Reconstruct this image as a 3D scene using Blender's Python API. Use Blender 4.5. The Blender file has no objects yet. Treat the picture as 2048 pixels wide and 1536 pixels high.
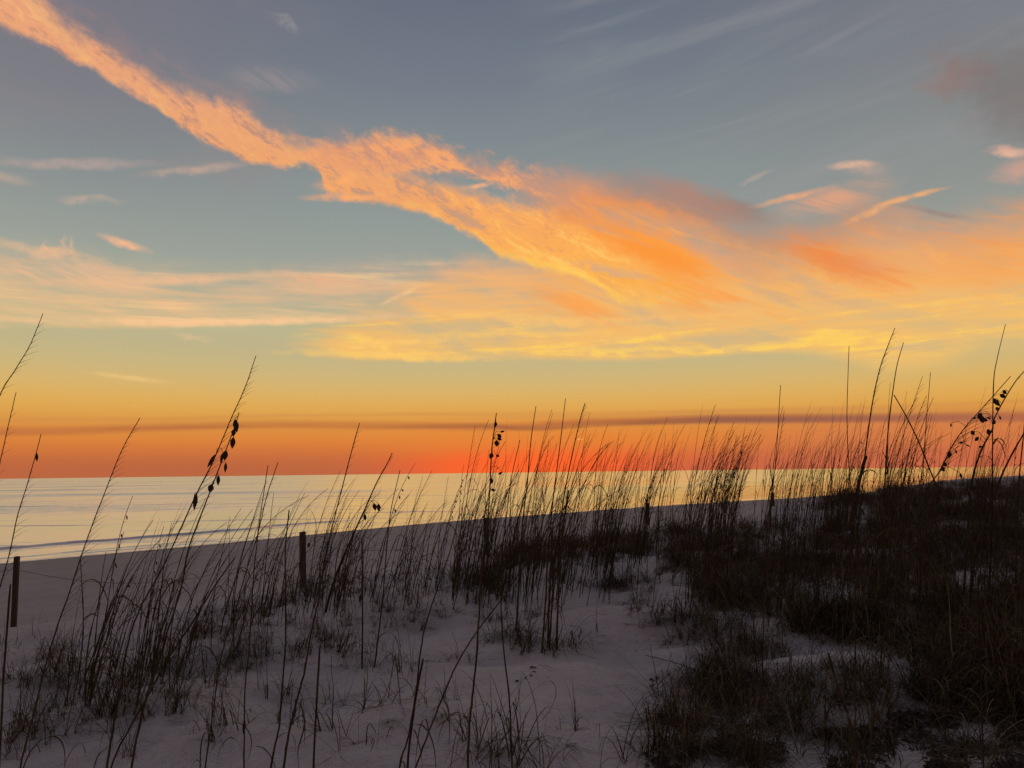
import bpy, math, random
import numpy as np
from mathutils import Vector, Matrix

scene = bpy.context.scene
col = scene.collection

# ------------------------------------------------------------------ camera
FOC = 1490.0                        # focal length in photograph pixels (2048 x 1536)
PITCH = math.atan(177.0 / FOC)      # the horizon lies 177 px below the middle
ROLL = math.atan(25.0 / 2048.0)
EYE = 4.0                           # metres above the sea
_R0 = np.array([1.0, 0.0, 0.0])
_U0 = np.array([0.0, -math.sin(PITCH), math.cos(PITCH)])
CF = np.array([0.0, math.cos(PITCH), math.sin(PITCH)])
CR = math.cos(ROLL) * _R0 - math.sin(ROLL) * _U0
CU = math.sin(ROLL) * _R0 + math.cos(ROLL) * _U0
CAM = np.array([0.0, 0.0, EYE])

cam_data = bpy.data.cameras.new('camera')
cam_data.sensor_width = 36.0
cam_data.lens = 36.0 * FOC / 2048.0
cam_data.clip_start = 0.05
cam_data.clip_end = 60000.0
cam = bpy.data.objects.new('camera', cam_data)
M4 = Matrix.Identity(4)
for i in range(3):
    M4[i][0], M4[i][1], M4[i][2], M4[i][3] = CR[i], CU[i], -CF[i], CAM[i]
cam.matrix_world = M4
col.objects.link(cam)
scene.camera = cam
scene.view_settings.view_transform = 'Standard'
scene.view_settings.look = 'None'
scene.view_settings.exposure = 0.0
scene.view_settings.gamma = 1.0


def ray(x, y):
    """direction through a photograph pixel"""
    d = CF + CR * ((x - 1024.0) / FOC) + CU * ((768.0 - y) / FOC)
    return d / np.linalg.norm(d)


def azel(x, y):
    """compass bearing from straight ahead and height above the horizon, degrees"""
    d = ray(x, y)
    return math.degrees(math.atan2(d[0], d[1])), math.degrees(math.asin(d[2]))


def lin(c, k=1.0):
    out = []
    for v in c:
        v = v / 255.0
        out.append((v / 12.92 if v <= 0.04045 else ((v + 0.055) / 1.055) ** 2.4) * k)
    return (out[0], out[1], out[2], 1.0)


# ------------------------------------------------------------------ node writer
class NT:
    def __init__(self, tree):
        self.t, self.n, self.l = tree, tree.nodes, tree.links

    def put(self, node, key, v):
        s = node.inputs[key]
        if isinstance(v, bpy.types.NodeSocket):
            self.l.new(v, s)
        elif isinstance(v, (tuple, list)) and len(v) == 3 and s.type == 'RGBA':
            s.default_value = (*v, 1.0)
        else:
            s.default_value = v

    def m(self, op, a, b=None, c=None, clamp=False):
        n = self.n.new('ShaderNodeMath')
        n.operation = op
        n.use_clamp = clamp
        self.put(n, 0, a)
        if b is not None:
            self.put(n, 1, b)
        if c is not None:
            self.put(n, 2, c)
        return n.outputs[0]

    def add(self, a, b): return self.m('ADD', a, b)
    def sub(self, a, b): return self.m('SUBTRACT', a, b)
    def mul(self, a, b): return self.m('MULTIPLY', a, b)

    def muls(self, *v):
        r = v[0]
        for k in v[1:]:
            r = self.mul(r, k)
        return r

    def step(self, v, a, b, lo=0.0, hi=1.0):
        n = self.n.new('ShaderNodeMapRange')
        n.interpolation_type = 'SMOOTHSTEP'
        for k, x in zip(('Value', 'From Min', 'From Max', 'To Min', 'To Max'), (v, a, b, lo, hi)):
            self.put(n, k, x)
        return n.outputs[0]

    def linear(self, v, a, b, lo=0.0, hi=1.0):
        n = self.n.new('ShaderNodeMapRange')
        for k, x in zip(('Value', 'From Min', 'From Max', 'To Min', 'To Max'), (v, a, b, lo, hi)):
            self.put(n, k, x)
        return n.outputs[0]

    def ramp(self, v, stops, interp='LINEAR'):
        n = self.n.new('ShaderNodeValToRGB')
        n.color_ramp.interpolation = interp
        e = n.color_ramp.elements
        while len(e) < len(stops):
            e.new(0.5)
        for k, (p, c) in enumerate(sorted(stops, key=lambda s: s[0])):
            e[k].position = min(1.0, max(0.0, p))
            e[k].color = c
        self.put(n, 0, v)
        return n.outputs[0]

    def mix(self, fac, a, b, mode='MIX'):
        n = self.n.new('ShaderNodeMix')
        n.data_type = 'RGBA'
        n.blend_type = mode
        self.put(n, 0, fac)
        self.put(n, 6, a)
        self.put(n, 7, b)
        return n.outputs[2]

    def xyz(self, x, y, z):
        n = self.n.new('ShaderNodeCombineXYZ')
        self.put(n, 0, x); self.put(n, 1, y); self.put(n, 2, z)
        return n.outputs[0]

    def noise(self, vec, scale=1.0, detail=3.0, rough=0.5, dist=0.0, lac=2.0):
        n = self.n.new('ShaderNodeTexNoise')
        self.put(n, 'Vector', vec)
        for k, v in (('Scale', scale), ('Detail', detail), ('Roughness', rough), ('Distortion', dist), ('Lacunarity', lac)):
            self.put(n, k, v)
        return n.outputs[0]

    def curve(self, v, pts):
        n = self.n.new('ShaderNodeFloatCurve')
        c = n.mapping.curves[0]
        n.mapping.use_clip = False
        pts = sorted(pts)
        c.points[0].location = pts[0]
        c.points[1].location = pts[-1]
        for p in pts[1:-1]:
            c.points.new(*p)
        for p in c.points:
            p.handle_type = 'AUTO_CLAMPED'
        n.mapping.update()
        self.put(n, 'Factor', 1.0)
        self.put(n, 'Value', v)
        return n.outputs[0]


# ------------------------------------------------------------------ sky
world = bpy.data.worlds.new('World')
scene.world = world
world.use_nodes = True
wt = world.node_tree
wt.nodes.clear()
W = NT(wt)
tc = wt.nodes.new('ShaderNodeTexCoord')
sep = wt.nodes.new('ShaderNodeSeparateXYZ')
wt.links.new(tc.outputs['Generated'], sep.inputs[0])
DX, DY, DZ = sep.outputs
AZ = W.mul(W.m('ARCTAN2', DX, DY), 57.29578)
EL = W.mul(W.m('ARCSINE', DZ), 57.29578)
AN = W.linear(AZ, -50, 50)                        # bearing for the edge curves
FRONT = W.step(DY, -0.35, 0.75)                   # towards the sunset


def en(el):
    return (el + 2.0) / 92.0


def edge(px):
    """height (degrees) of a cloud edge as a function of the bearing, from points on it"""
    pts = []
    for x, y in px:
        a, e = azel(x, y)
        pts.append(((a + 50) / 100.0, (e + 5.0) / 50.0))
    return W.sub(W.mul(W.curve(AN, pts), 50.0), 5.0)


def wnoise(kx, ky, seed, detail=4.0, rough=0.55, rot=0.0, dist=0.0):
    c, s = math.cos(math.radians(rot)), math.sin(math.radians(rot))
    x = W.add(W.mul(AZ, c * kx), W.mul(EL, s * kx))
    y = W.add(W.mul(AZ, -s * ky), W.mul(EL, c * ky))
    return W.sub(W.noise(W.xyz(x, y, seed), 1.0, detail, rough, dist), 0.5)


base = W.ramp(W.linear(EL, -2, 90), [(en(e), lin(c)) for e, c in (
    (-2, (150, 84, 70)), (0, (190, 94, 70)), (0.8, (202, 104, 64)), (1.6, (214, 120, 60)), (2.5, (221, 132, 60)),
    (3.6, (218, 146, 68)), (4.6, (223, 165, 80)), (5.6, (222, 175, 95)), (6.7, (213, 180, 114)),
    (8.0, (201, 181, 129)), (9.5, (191, 179, 138)), (10.8, (188, 182, 143)), (12.8, (174, 174, 149)),
    (15.5, (157, 163, 153)), (20, (143, 152, 150)), (24, (131, 140, 143)), (29, (115, 124, 135)),
    (34, (104, 112, 127)), (45, (86, 95, 114)), (60, (72, 80, 102)), (90, (60, 66, 90)))])
# the far side of the sky from the sunset: the plain dusk sky
nis = wt.nodes.new('ShaderNodeTexSky')
nis.sky_type = 'NISHITA'
nis.sun_disc = False
nis.sun_elevation = math.radians(1.0)
nis.sun_rotation = math.radians(1.0)
dusk = W.ramp(W.linear(EL, -2, 90), [(en(e), lin(c)) for e, c in (
    (-2, (70, 62, 76)), (3, (96, 84, 100)), (12, (118, 96, 112)), (25, (92, 88, 108)), (50, (70, 76, 98)), (90, (60, 66, 90)))])
dusk = W.mix(0.3, dusk, W.mix(1.0, nis.outputs[0], (0.09, 0.09, 0.09, 1.0), 'MULTIPLY'))
sky = W.mix(FRONT, dusk, base)

# red glow over the place where the sun went down
ga = W.sub(AZ, azel(1060, 945)[0])
glow = W.mul(W.m('EXPONENT', W.mul(W.mul(ga, ga), -1.0 / (2 * 5.4 ** 2))), W.step(EL, 2.6, 0.5))
sky = W.mix(W.mul(glow, 0.97), sky, lin((255, 80, 44)))
glow1 = W.mul(W.m('EXPONENT', W.mul(W.mul(ga, ga), -1.0 / (2 * 6.8 ** 2))), W.step(EL, 2.0, 0.4))
sky = W.mix(W.mul(glow1, 0.9), sky, lin((255, 76, 46)))
glow2 = W.mul(W.m('EXPONENT', W.mul(W.mul(ga, ga), -1.0 / (2 * 9.0 ** 2))), W.step(EL, 6.0, 1.0))
sky = W.mix(W.mul(glow2, 0.4), sky, lin((250, 130, 44)))
# greyer, mauve towards both upper corners
sky = W.mix(W.muls(W.step(AZ, -8, -34), W.step(EL, 14, 28), 0.6), sky, lin((124, 117, 126)))
sky = W.mix(W.muls(W.step(AZ, 8, 34), W.step(EL, 8, 22), 0.28), sky, lin((134, 124, 124)))

# shared warps
w_lo = wnoise(0.11, 0.16, 1.3, 3, 0.55)
w_hi = wnoise(0.55, 0.8, 5.1, 5, 0.6)
w_edge = wnoise(0.9, 1.3, 8.7, 4, 0.6, -25)
streak = wnoise(0.075, 0.6, 2.2, 5, 0.56, 0.0, 0.5)
streak2 = wnoise(0.07, 1.0, 7.7, 5, 0.58, 1.5, 0.7)
puff = wnoise(0.22, 0.6, 3.1, 7, 0.62, -27, 1.1)
fine = wnoise(1.0, 2.4, 9.3, 4, 0.62, -25, 0.9)
fil = wnoise(0.10, 0.95, 14.2, 6, 0.62, -21, 0.9)
soft = W.add(W.mul(wnoise(0.075, 0.36, 4.4, 5, 0.52, -24, 0.6), 0.8), W.mul(fil, 0.5))


def over(c, fac, colour):
    return W.mix(fac, c, colour)


# faint high veils (barely brighter than the blue)
veil = W.step(W.add(wnoise(0.05, 0.45, 11.0, 4, 0.55, 9, 0.5), 0.0), -0.08, 0.22)
sky = over(sky, W.muls(veil, W.step(EL, 16, 21), W.step(AZ, -2, 8), FRONT, 0.36), lin((152, 151, 151)))
veil2 = W.step(wnoise(0.07, 0.2, 13.0, 4, 0.55, 0, 0.5), -0.02, 0.3)
sky = over(sky, W.muls(veil2, W.step(EL, 15, 22), W.step(AZ, -12, -24), FRONT, 0.42), lin((160, 138, 136)))

# --- sheet of peach cirrus, left half
s1_lo = edge([(-80, 660), (100, 659), (300, 658), (450, 655), (600, 650), (740, 643), (860, 628), (1000, 640), (1300, 660)])
s1_up = edge([(-80, 470), (0, 480), (120, 492), (250, 520), (400, 530), (560, 528), (700, 520), (850, 515), (1000, 525), (1300, 560)])
d1 = W.mul(W.step(W.add(EL, W.mul(w_hi, 0.25)), W.sub(s1_lo, 0.12), W.add(s1_lo, 0.35)),
           W.step(W.add(EL, W.mul(W.add(w_hi, streak), 2.2)), W.add(s1_up, 0.8), W.sub(s1_up, 2.2)))
d1 = W.muls(d1, W.step(AZ, 4.0, -2.0))
op1 = W.linear(W.add(streak, W.mul(streak2, 0.8)), -0.14, 0.15, 0.16, 1.0)
c1 = W.ramp(W.linear(EL, 8, 19), [(0.0, lin((238, 192, 130))), (0.35, lin((232, 188, 140))), (0.7, lin((226, 178, 142))), (1.0, lin((222, 168, 140)))])
c1 = W.mix(W.step(streak2, 0.0, 0.18), c1, lin((250, 202, 146)))
sky = over(sky, W.muls(d1, op1, 0.92), c1)

# --- yellow sheet, middle and right
s2_lo = edge([(430, 640), (520, 672), (580, 705), (660, 720), (760, 724), (900, 725), (1050, 723), (1300, 722), (1450, 713),
              (1560, 708), (1650, 713), (1730, 731), (1800, 738), (1880, 727), (1930, 705), (1980, 690), (2120, 690)])
s2_up = edge([(430, 600), (640, 600), (800, 560), (900, 515), (1000, 500), (1150, 500), (1400, 480), (1700, 460), (2120, 440)])
d2 = W.mul(W.step(W.add(EL, W.mul(w_hi, 0.35)), W.sub(s2_lo, W.step(AZ, 17, 31, 0.08, 0.8)), W.add(s2_lo, W.step(AZ, 17, 30, 0.4, 1.3))),
           W.step(W.add(EL, W.mul(w_hi, 1.4)), W.add(s2_up, 0.5), W.sub(s2_up, 2.5)))
d2 = W.mul(d2, W.step(W.add(AZ, W.mul(streak, 14.0)), -18.0, -10.5))
op2 = W.linear(W.add(W.add(streak, streak2), W.mul(soft, 0.8)), -0.22, 0.12, 0.5, 1.0)
c2 = W.ramp(W.linear(EL, 8, 20), [(0.0, lin((246, 192, 106))), (0.25, lin((243, 186, 110))), (0.5, lin((242, 180, 112))), (0.75, lin((236, 172, 120))), (1.0, lin((222, 160, 122)))])
c2 = W.mix(W.muls(W.step(W.add(streak2, W.mul(w_hi, 0.4)), 0.03, 0.17), W.step(EL, 14, 10)), c2, lin((255, 207, 98)))
c2 = W.mix(W.muls(W.step(W.add(streak, W.mul(soft, 0.5)), -0.02, -0.18), 0.6), c2, lin((220, 178, 130)))
sky = over(sky, W.muls(d2, op2, 0.95), c2)

# --- broad orange field on the right
f_up = edge([(820, 420), (960, 400), (1000, 345), (1080, 338), (1200, 346), (1300, 366), (1400, 392), (1470, 428), (1540, 446),
             (1620, 432), (1720, 402), (1800, 408), (1880, 440), (1960, 430), (2060, 425), (2140, 420)])
f_in = W.sub(f_up, W.add(EL, W.mul(W.add(w_hi, w_lo), 1.8)))       # depth below the upper edge
dF = W.muls(W.step(f_in, -0.9, 2.2), W.step(EL, 9.4, 13.0), W.step(W.add(AZ, W.mul(w_lo, 8)), 0.5, 6.0))
cF = W.ramp(W.linear(EL, 10, 24), [(0.0, lin((248, 192, 112))), (0.22, lin((247, 182, 104))), (0.42, lin((246, 166, 88))), (0.58, lin((242, 154, 80))),
                                   (0.72, lin((232, 150, 92))), (0.86, lin((212, 146, 112))), (1.0, lin((196, 140, 122)))])
cF = W.mix(W.muls(W.step(soft, 0.0, 0.18), W.step(f_in, 1.0, 4.0), 0.7), cF, lin((250, 146, 62)))
cF = W.mix(W.muls(W.step(soft, 0.0, -0.2), 0.7), cF, lin((226, 164, 118)))
cF = W.mix(W.muls(W.step(f_in, 2.6, -0.4), W.step(AZ, 5.5, 10.0), W.step(AZ, 30.0, 18.0), 0.9), cF, lin((146, 124, 118)))
cF = W.mix(W.muls(W.step(f_in, 5.0, 1.0), W.muls(W.step(AZ, 11.5, 17.0), W.step(AZ, 29.0, 24.0)), 0.65), cF, lin((182, 144, 124)))
cF = W.mix(W.muls(W.step(fil, 0.03, 0.17), W.step(f_in, 1.2, 4.0), 0.6), cF, lin((255, 176, 92)))
sky = over(sky, W.muls(dF, W.linear(W.add(soft, W.mul(puff, 0.7)), -0.22, 0.06, 0.5, 0.97)), cF)

# --- the long bright bank from the upper left down to the middle
b_up = edge([(-90, -90), (0, -50), (60, -22), (110, 28), (200, 84), (300, 148), (400, 192), (465, 205), (520, 250), (600, 284), (660, 293),
             (720, 318), (780, 338), (850, 354), (920, 376), (1000, 396), (1080, 418), (1160, 440), (1260, 478), (1360, 520), (1480, 560), (1640, 610)])
b_lo = edge([(-90, 5), (0, 50), (100, 97), (200, 150), (300, 210), (380, 266), (450, 303), (500, 326), (560, 334), (618, 329), (640, 345), (652, 386),
             (700, 398), (800, 416), (870, 438), (950, 478), (1000, 512), (1100, 543), (1180, 566), (1240, 606), (1290, 614), (1360, 606), (1480, 602), (1640, 622)])
bw_up = W.add(EL, W.add(W.mul(w_edge, 1.7), W.mul(w_hi, 1.2)))
bw_lo = W.add(EL, W.add(W.mul(w_edge, 1.0), W.mul(w_hi, 0.5)))
dB = W.mul(W.step(bw_lo, W.sub(b_lo, 0.22), W.add(b_lo, 0.4)), W.step(bw_up, W.add(b_up, 0.55), W.sub(b_up, 0.9)))
dB = W.mul(dB, W.step(AZ, 15.0, 6.0))
cB = W.ramp(W.linear(EL, 11, 36), [(0.0, lin((255, 198, 92))), (0.12, lin((254, 184, 86))), (0.25, lin((252, 174, 88))), (0.4, lin((246, 168, 104))), (0.6, lin((240, 168, 120))),
                                   (0.8, lin((240, 166, 118))), (1.0, lin((238, 158, 116)))])
tex = W.add(W.mul(puff, 1.0), W.mul(fine, 0.5))
cB = W.mix(W.step(tex, 0.0, 0.17), cB, W.ramp(W.linear(EL, 11, 36), [(0.0, lin((255, 214, 104))), (0.35, lin((255, 186, 98))), (0.7, lin((255, 190, 124))), (1.0, lin((255, 172, 108)))]))
cB = W.mix(W.muls(W.step(tex, -0.01, -0.19), W.step(AZ, 2, -8, 0.45, 0.85)), cB, W.ramp(W.linear(EL, 11, 36), [(0.0, lin((238, 160, 74))), (0.5, lin((214, 148, 112))), (1.0, lin((196, 138, 122)))]))
opB = W.linear(tex, -0.22, -0.05, 0.6, 0.98)
# its lower edge catches the light
cB = W.mix(W.muls(W.step(W.sub(bw_lo, b_lo), 0.9, 0.1), W.step(AZ, -4, 2), 0.8), cB, lin((255, 200, 90)))
sky = over(sky, W.mul(dB, opB), cB)

# the upper branch that runs on towards the right
u_up = edge([(560, 300), (640, 292), (720, 280), (780, 266), (850, 276), (920, 310), (1000, 328), (1080, 345), (1200, 372), (1300, 400), (1500, 450)])
u_lo = edge([(560, 325), (640, 332), (720, 345), (800, 350), (850, 340), (920, 350), (1000, 372), (1080, 402), (1200, 440), (1300, 470), (1500, 520)])
dU = W.mul(W.step(W.add(EL, W.mul(tex, 1.6)), W.sub(u_lo, 0.3), W.add(u_lo, 0.6)), W.step(W.add(EL, W.add(W.mul(w_edge, 2.2), W.mul(w_hi, 1.2))), W.add(u_up, 0.7), W.sub(u_up, 0.9)))
dU = W.muls(dU, W.step(AZ, azel(590, 300)[0], azel(680, 300)[0]), W.step(AZ, azel(1260, 430)[0], azel(980, 350)[0]))
cU = W.mix(W.step(tex, -0.1, 0.12), lin((226, 152, 112)), lin((250, 170, 108)))
sky = over(sky, W.muls(dU, W.linear(tex, -0.2, 0.05, 0.5, 0.95)), cU)

# faint outer fringe above the bank
dFr = W.muls(W.step(W.sub(bw_up, b_up), 2.2, -0.2), W.step(bw_lo, b_lo, W.add(b_lo, 0.6)), W.step(AZ, -2, -10), W.step(puff, -0.15, 0.25))
sky = over(sky, W.mul(dFr, 0.4), lin((196, 140, 122)))


# --- separate wisps: soft lens-shaped strokes between two places in the sky
W_RAG = (W.xyz(W.add(AZ, W.mul(w_lo, 1.0)), W.add(EL, W.mul(w_hi, 0.45)), 0.0), W.xyz(W.add(AZ, W.mul(w_hi, 2.0)), W.add(EL, W.mul(w_hi, 1.3)), 0.0))
W_OP = W.linear(W.add(W.add(w_edge, w_hi), W.mul(streak2, 0.6)), -0.22, 0.12, 0.35, 1.0)

W_OP2 = W.linear(W.add(soft, fil), -0.16, 0.1, 0.3, 1.05)


def wisp(p, q, width, colour, op, bend=0.0, rag=0.5, taper=1.0):
    a0, e0 = azel(*p)
    a1, e1 = azel(*q)
    L = math.hypot(a1 - a0, e1 - e0)
    mp = wt.nodes.new('ShaderNodeMapping')
    mp.vector_type = 'TEXTURE'
    mp.inputs['Location'].default_value = ((a0 + a1) / 2, (e0 + e1) / 2, 0)
    mp.inputs['Rotation'].default_value = (0, 0, math.atan2(e1 - e0, a1 - a0))
    mp.inputs['Scale'].default_value = (L * 0.62, width * 1.35, 1.0)
    wt.links.new(W_RAG[1 if rag > 0.55 else 0], mp.inputs['Vector'])
    gr = wt.nodes.new('ShaderNodeTexGradient')
    gr.gradient_type = 'SPHERICAL'
    wt.links.new(mp.outputs[0], gr.inputs[0])
    f = W.mul(W.step(gr.outputs['Fac'], 0.0, 0.9, 0.0, min(1.0, op * 1.15)), W_OP if width < 0.6 else W_OP2)
    return over(sky, f, lin(colour))


for a in (
    ((195, 468), (305, 505), 0.32, (250, 186, 140), 0.9, 0.15, 0.3, 1.6),
    ((70, 496), (170, 512), 0.3, (238, 184, 142), 0.7, 0.5, 0.9, 1.0),
    ((118, 508), (124, 470), 0.12, (236, 184, 144), 0.7, 0, 0.9), ((138, 508), (134, 474), 0.14, (238, 184, 142), 0.7, 0, 0.9), ((92, 506), (88, 482), 0.12, (236, 184, 144), 0.6, 0, 0.9),
    ((625, 374), (730, 350), 0.5, (250, 172, 106), 0.9, 0, 0.9),
    ((1660, 425), (1980, 478), 1.5, (186, 150, 130), 0.75, 0, 0.7),
    ((1380, 392), (1560, 440), 0.8, (150, 126, 118), 0.7, 0, 0.4),
    ((1820, 500), (2200, 470), 2.6, (246, 154, 78), 1.0, 0, 0.7),
    ((1760, 540), (2160, 560), 1.2, (244, 168, 96), 0.6, 0, 0.7),
    ((-80, 470), (330, 560), 0.55, (228, 184, 146), 0.7, -0.4, 0.8, 1.2),
    ((-80, 520), (330, 578), 0.75, (243, 188, 142), 0.8, -0.5, 0.7, 1.3),
    ((200, 560), (540, 552), 0.4, (240, 188, 144), 0.7, -0.3, 0.5, 1.0),
    ((520, 545), (760, 570), 0.45, (240, 180, 138), 0.65, -0.2, 0.6, 1.0),
    ((-60, 636), (880, 628), 0.32, (250, 200, 148), 0.8, -0.2, 0.5, 0.8),
    ((760, 610), (840, 574), 0.22, (255, 204, 140), 0.7, -0.2, 0.8, 0.7),
    ((-60, 322), (330, 326), 0.4, (196, 168, 156), 0.5, 0.2, 0.6, 1.0),
    ((270, 352), (500, 326), 0.35, (206, 172, 152), 0.6, -0.3, 0.7, 1.0),
    ((-80, 330), (80, 372), 0.35, (190, 166, 152), 0.5, -0.2, 0.4, 0.8),
    ((120, 396), (250, 402), 0.3, (202, 174, 156), 0.6, 0.0, 0.6, 1.0),
    ((550, 26), (594, 66), 0.35, (156, 152, 156), 0.7, 0.3, 0.9, 0.8),
    ((450, 150), (640, 168), 0.9, (160, 146, 146), 0.5, 0.2, 1.3, 0.8),
    ((600, 394), (780, 394), 0.32, (250, 172, 110), 0.95, 0.0, 0.4, 0.5),
    ((170, 744), (350, 766), 0.22, (236, 196, 124), 0.7, -0.1, 0.4, 1.2),
    ((340, 662), (430, 684), 0.2, (226, 192, 144), 0.5, -0.1, 0.6, 0.8),
    ((700, 660), (830, 725), 0.3, (255, 206, 110), 0.7, 0.2, 0.6, 1.0),
    ((560, 700), (1000, 716), 0.4, (255, 206, 108), 0.8, 0, 0.7), ((640, 690), (960, 676), 0.3, (252, 200, 112), 0.7, 0, 0.7), ((820, 620), (1300, 650), 0.4, (246, 196, 118), 0.6, 0, 0.7), ((1000, 640), (1700, 612), 0.3, (252, 190, 108), 0.6, 0, 0.7),
    ((900, 700), (1620, 690), 0.28, (255, 208, 100), 0.75, 0.1, 0.6, 0.8),
    ((740, 668), (1260, 660), 0.3, (255, 200, 104), 0.6, 0.2, 0.6, 0.8),
    ((1500, 414), (1670, 372), 0.24, (234, 170, 124), 0.8, 0.3, 0.5, 1.0),
    ((1540, 430), (1800, 362), 0.95, (222, 162, 128), 0.75, 0.5, 0.6, 1.0),
    ((1680, 452), (1790, 402), 0.26, (244, 174, 114), 0.75, 0, 0.7), ((1740, 414), (1900, 374), 0.2, (252, 178, 108), 0.9, 0.45, 0.35, 1.0),
    ((1780, 406), (1960, 440), 0.2, (158, 130, 120), 0.6, 0.4, 0.2, 0.8),
    ((1655, 332), (1760, 326), 0.3, (226, 180, 152), 0.85, 0.1, 0.5, 0.7),
    ((1690, 340), (1785, 336), 0.42, (196, 164, 148), 0.6, -0.2, 0.4, 0.7),
    ((1965, 306), (2080, 298), 0.5, (228, 180, 156), 0.85, 0.1, 0.6, 0.7),
    ((1480, 370), (1550, 334), 0.22, (178, 164, 152), 0.6, 0.0, 0.6, 0.8),
    ((1980, 352), (2130, 320), 0.7, (206, 160, 142), 0.7, 0.2, 0.6, 0.8),
    ((1620, 480), (1720, 560), 0.5, (250, 160, 84), 0.6, -0.2, 0.8, 1.0),
    ((1840, 480), (1900, 530), 0.3, (255, 178, 96), 0.6, 0.1, 0.6, 1.0),
    ((930, 376), (985, 368), 0.22, (250, 180, 126), 0.8, 0.1, 0.4, 0.6),
    ((1120, 425), (1480, 560), 1.3, (252, 152, 62), 0.85, 0, 0.7),
    ((1230, 440), (1420, 520), 0.6, (255, 160, 64), 0.8, 0, 0.7),
    ((1540, 470), (1850, 570), 1.5, (238, 140, 74), 0.8, 0, 0.7),
    ((1240, 345), (1540, 455), 1.3, (176, 134, 118), 0.7, 0, 0.7),
    ((1400, 500), (1560, 560), 0.5, (226, 160, 116), 0.5, 0, 0.7),
    ((1660, 520), (2000, 470), 1.6, (226, 164, 120), 0.55, 0, 0.7),
    ((1180, 530), (1420, 600), 0.7, (250, 168, 70), 0.7, 0, 0.7),
    ((1120, 520), (1330, 560), 0.35, (206, 168, 140), 0.6, 0, 0.7),
    ((1149, 879), (1169, 877), 0.07, (255, 170, 90), 0.9, -0.05, 0.2, 0.7),
):
    sky = wisp(*a)

# dusky brown cloud in the upper right
ub = W.sub(AZ, azel(1905, 160)[0]); ue = W.sub(EL, azel(1905, 160)[1])
q1 = W.m('SQRT', W.add(W.mul(W.mul(ub, ub), 0.12), W.mul(W.mul(ue, ue), 0.35)))
sky = over(sky, W.muls(W.step(W.add(q1, W.mul(W.add(w_lo, w_hi), 1.6)), 1.25, 0.2), 0.6), lin((152, 118, 108)))
ub = W.sub(AZ, azel(2060, 190)[0]); ue = W.add(W.sub(EL, azel(2060, 190)[1]), W.mul(ub, 0.35))
q2 = W.m('SQRT', W.add(W.mul(W.mul(ub, ub), 0.05), W.mul(W.mul(ue, ue), 0.10)))
sky = over(sky, W.muls(W.step(W.add(q2, W.mul(W.add(w_lo, w_hi), 1.0)), 1.45, 0.3), 0.7), lin((124, 114, 112)))

# smoke-dark layers low over the sea
hz = W.mul(wnoise(0.035, 0.05, 21.0, 3, 0.5), 1.6)


def layer(px, thick, colour, op, seed, a0=-60, a1=-50):
    global sky
    c = W.add(edge(px), W.mul(wnoise(0.09, 0.02, seed, 3, 0.5), 0.5))
    d = W.sub(EL, c)
    f = W.mul(W.step(d, thick, 0.0), W.step(d, -thick * 0.75, 0.0))
    f = W.muls(f, W.linear(wnoise(0.06, 1.4, seed + 3, 4, 0.6), -0.25, 0.2, 0.45, 1.0), W.step(AZ, a0, a1), FRONT, op)
    sky = over(sky, f, lin(colour))


layer([(-80, 868), (300, 856), (600, 850), (800, 852), (1000, 856), (1200, 842), (1500, 838), (2120, 832)], 0.55, (182, 104, 62), 0.85, 31.0)
layer([(-80, 884), (400, 872), (700, 858), (950, 852), (1060, 858), (1200, 848), (1500, 842), (2120, 836)], 0.38, (150, 88, 62), 0.85, 35.0, -16, 4)
layer([(300, 862), (1300, 842), (1700, 838), (2120, 834)], 0.62, (142, 92, 78), 0.95, 38.0, 8, 17)
layer([(700, 840), (1000, 836), (1400, 824), (1700, 822), (2120, 818)], 0.3, (206, 142, 76), 0.7, 41.0, -10, 6)
layer([(-80, 842), (300, 838), (600, 832), (900, 828), (2120, 800)], 0.28, (206, 140, 74), 0.55, 44.0)
# orange-mauve dullness under the layers at both sides
sky = W.mix(W.muls(W.step(EL, 4.0, 2.6), W.step(AZ, 12, 26), 0.55), sky, lin((206, 118, 78)))
sky = W.mix(W.muls(W.step(EL, 3.0, 0.0), W.step(AZ, -3, -15), 0.75), sky, lin((184, 104, 64)))

sky = W.mix(W.muls(W.step(EL, 2.2, 0.2), W.step(AZ, 5, 15), 0.6), sky, lin((202, 102, 68)))

bg = wt.nodes.new('ShaderNodeBackground')
wt.links.new(sky, bg.inputs['Color'])
bg.inputs['Strength'].default_value = 1.0
wo = wt.nodes.new('ShaderNodeOutputWorld')
wt.links.new(bg.outputs[0], wo.inputs['Surface'])
world.cycles.sampling_method = 'NONE'             # a soft, even sky: surfaces gather it directly
scene.cycles.max_bounces = 5
scene.cycles.diffuse_bounces = 2
scene.cycles.glossy_bounces = 3
scene.cycles.transmission_bounces = 2

# ------------------------------------------------------------------ lay of the land
_rs = np.random.RandomState(7)
_LAT = _rs.rand(256, 256)


def vnoise(x, y):
    """smooth value noise, -1..1"""
    x = np.asarray(x, float); y = np.asarray(y, float)
    xi = np.floor(x).astype(int); yi = np.floor(y).astype(int)
    fx, fy = x - xi, y - yi
    fx = fx * fx * fx * (fx * (fx * 6 - 15) + 10); fy = fy * fy * fy * (fy * (fy * 6 - 15) + 10)
    a = _LAT[xi & 255, yi & 255]; b = _LAT[(xi + 1) & 255, yi & 255]
    c = _LAT[xi & 255, (yi + 1) & 255]; d = _LAT[(xi + 1) & 255, (yi + 1) & 255]
    return 2 * ((a * (1 - fx) + b * fx) * (1 - fy) + (c * (1 - fx) + d * fx) * fy) - 1


def sstep(v, a, b):
    t = np.clip((np.asarray(v, float) - a) / (b - a), 0, 1)
    return t * t * (3 - 2 * t)


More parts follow.
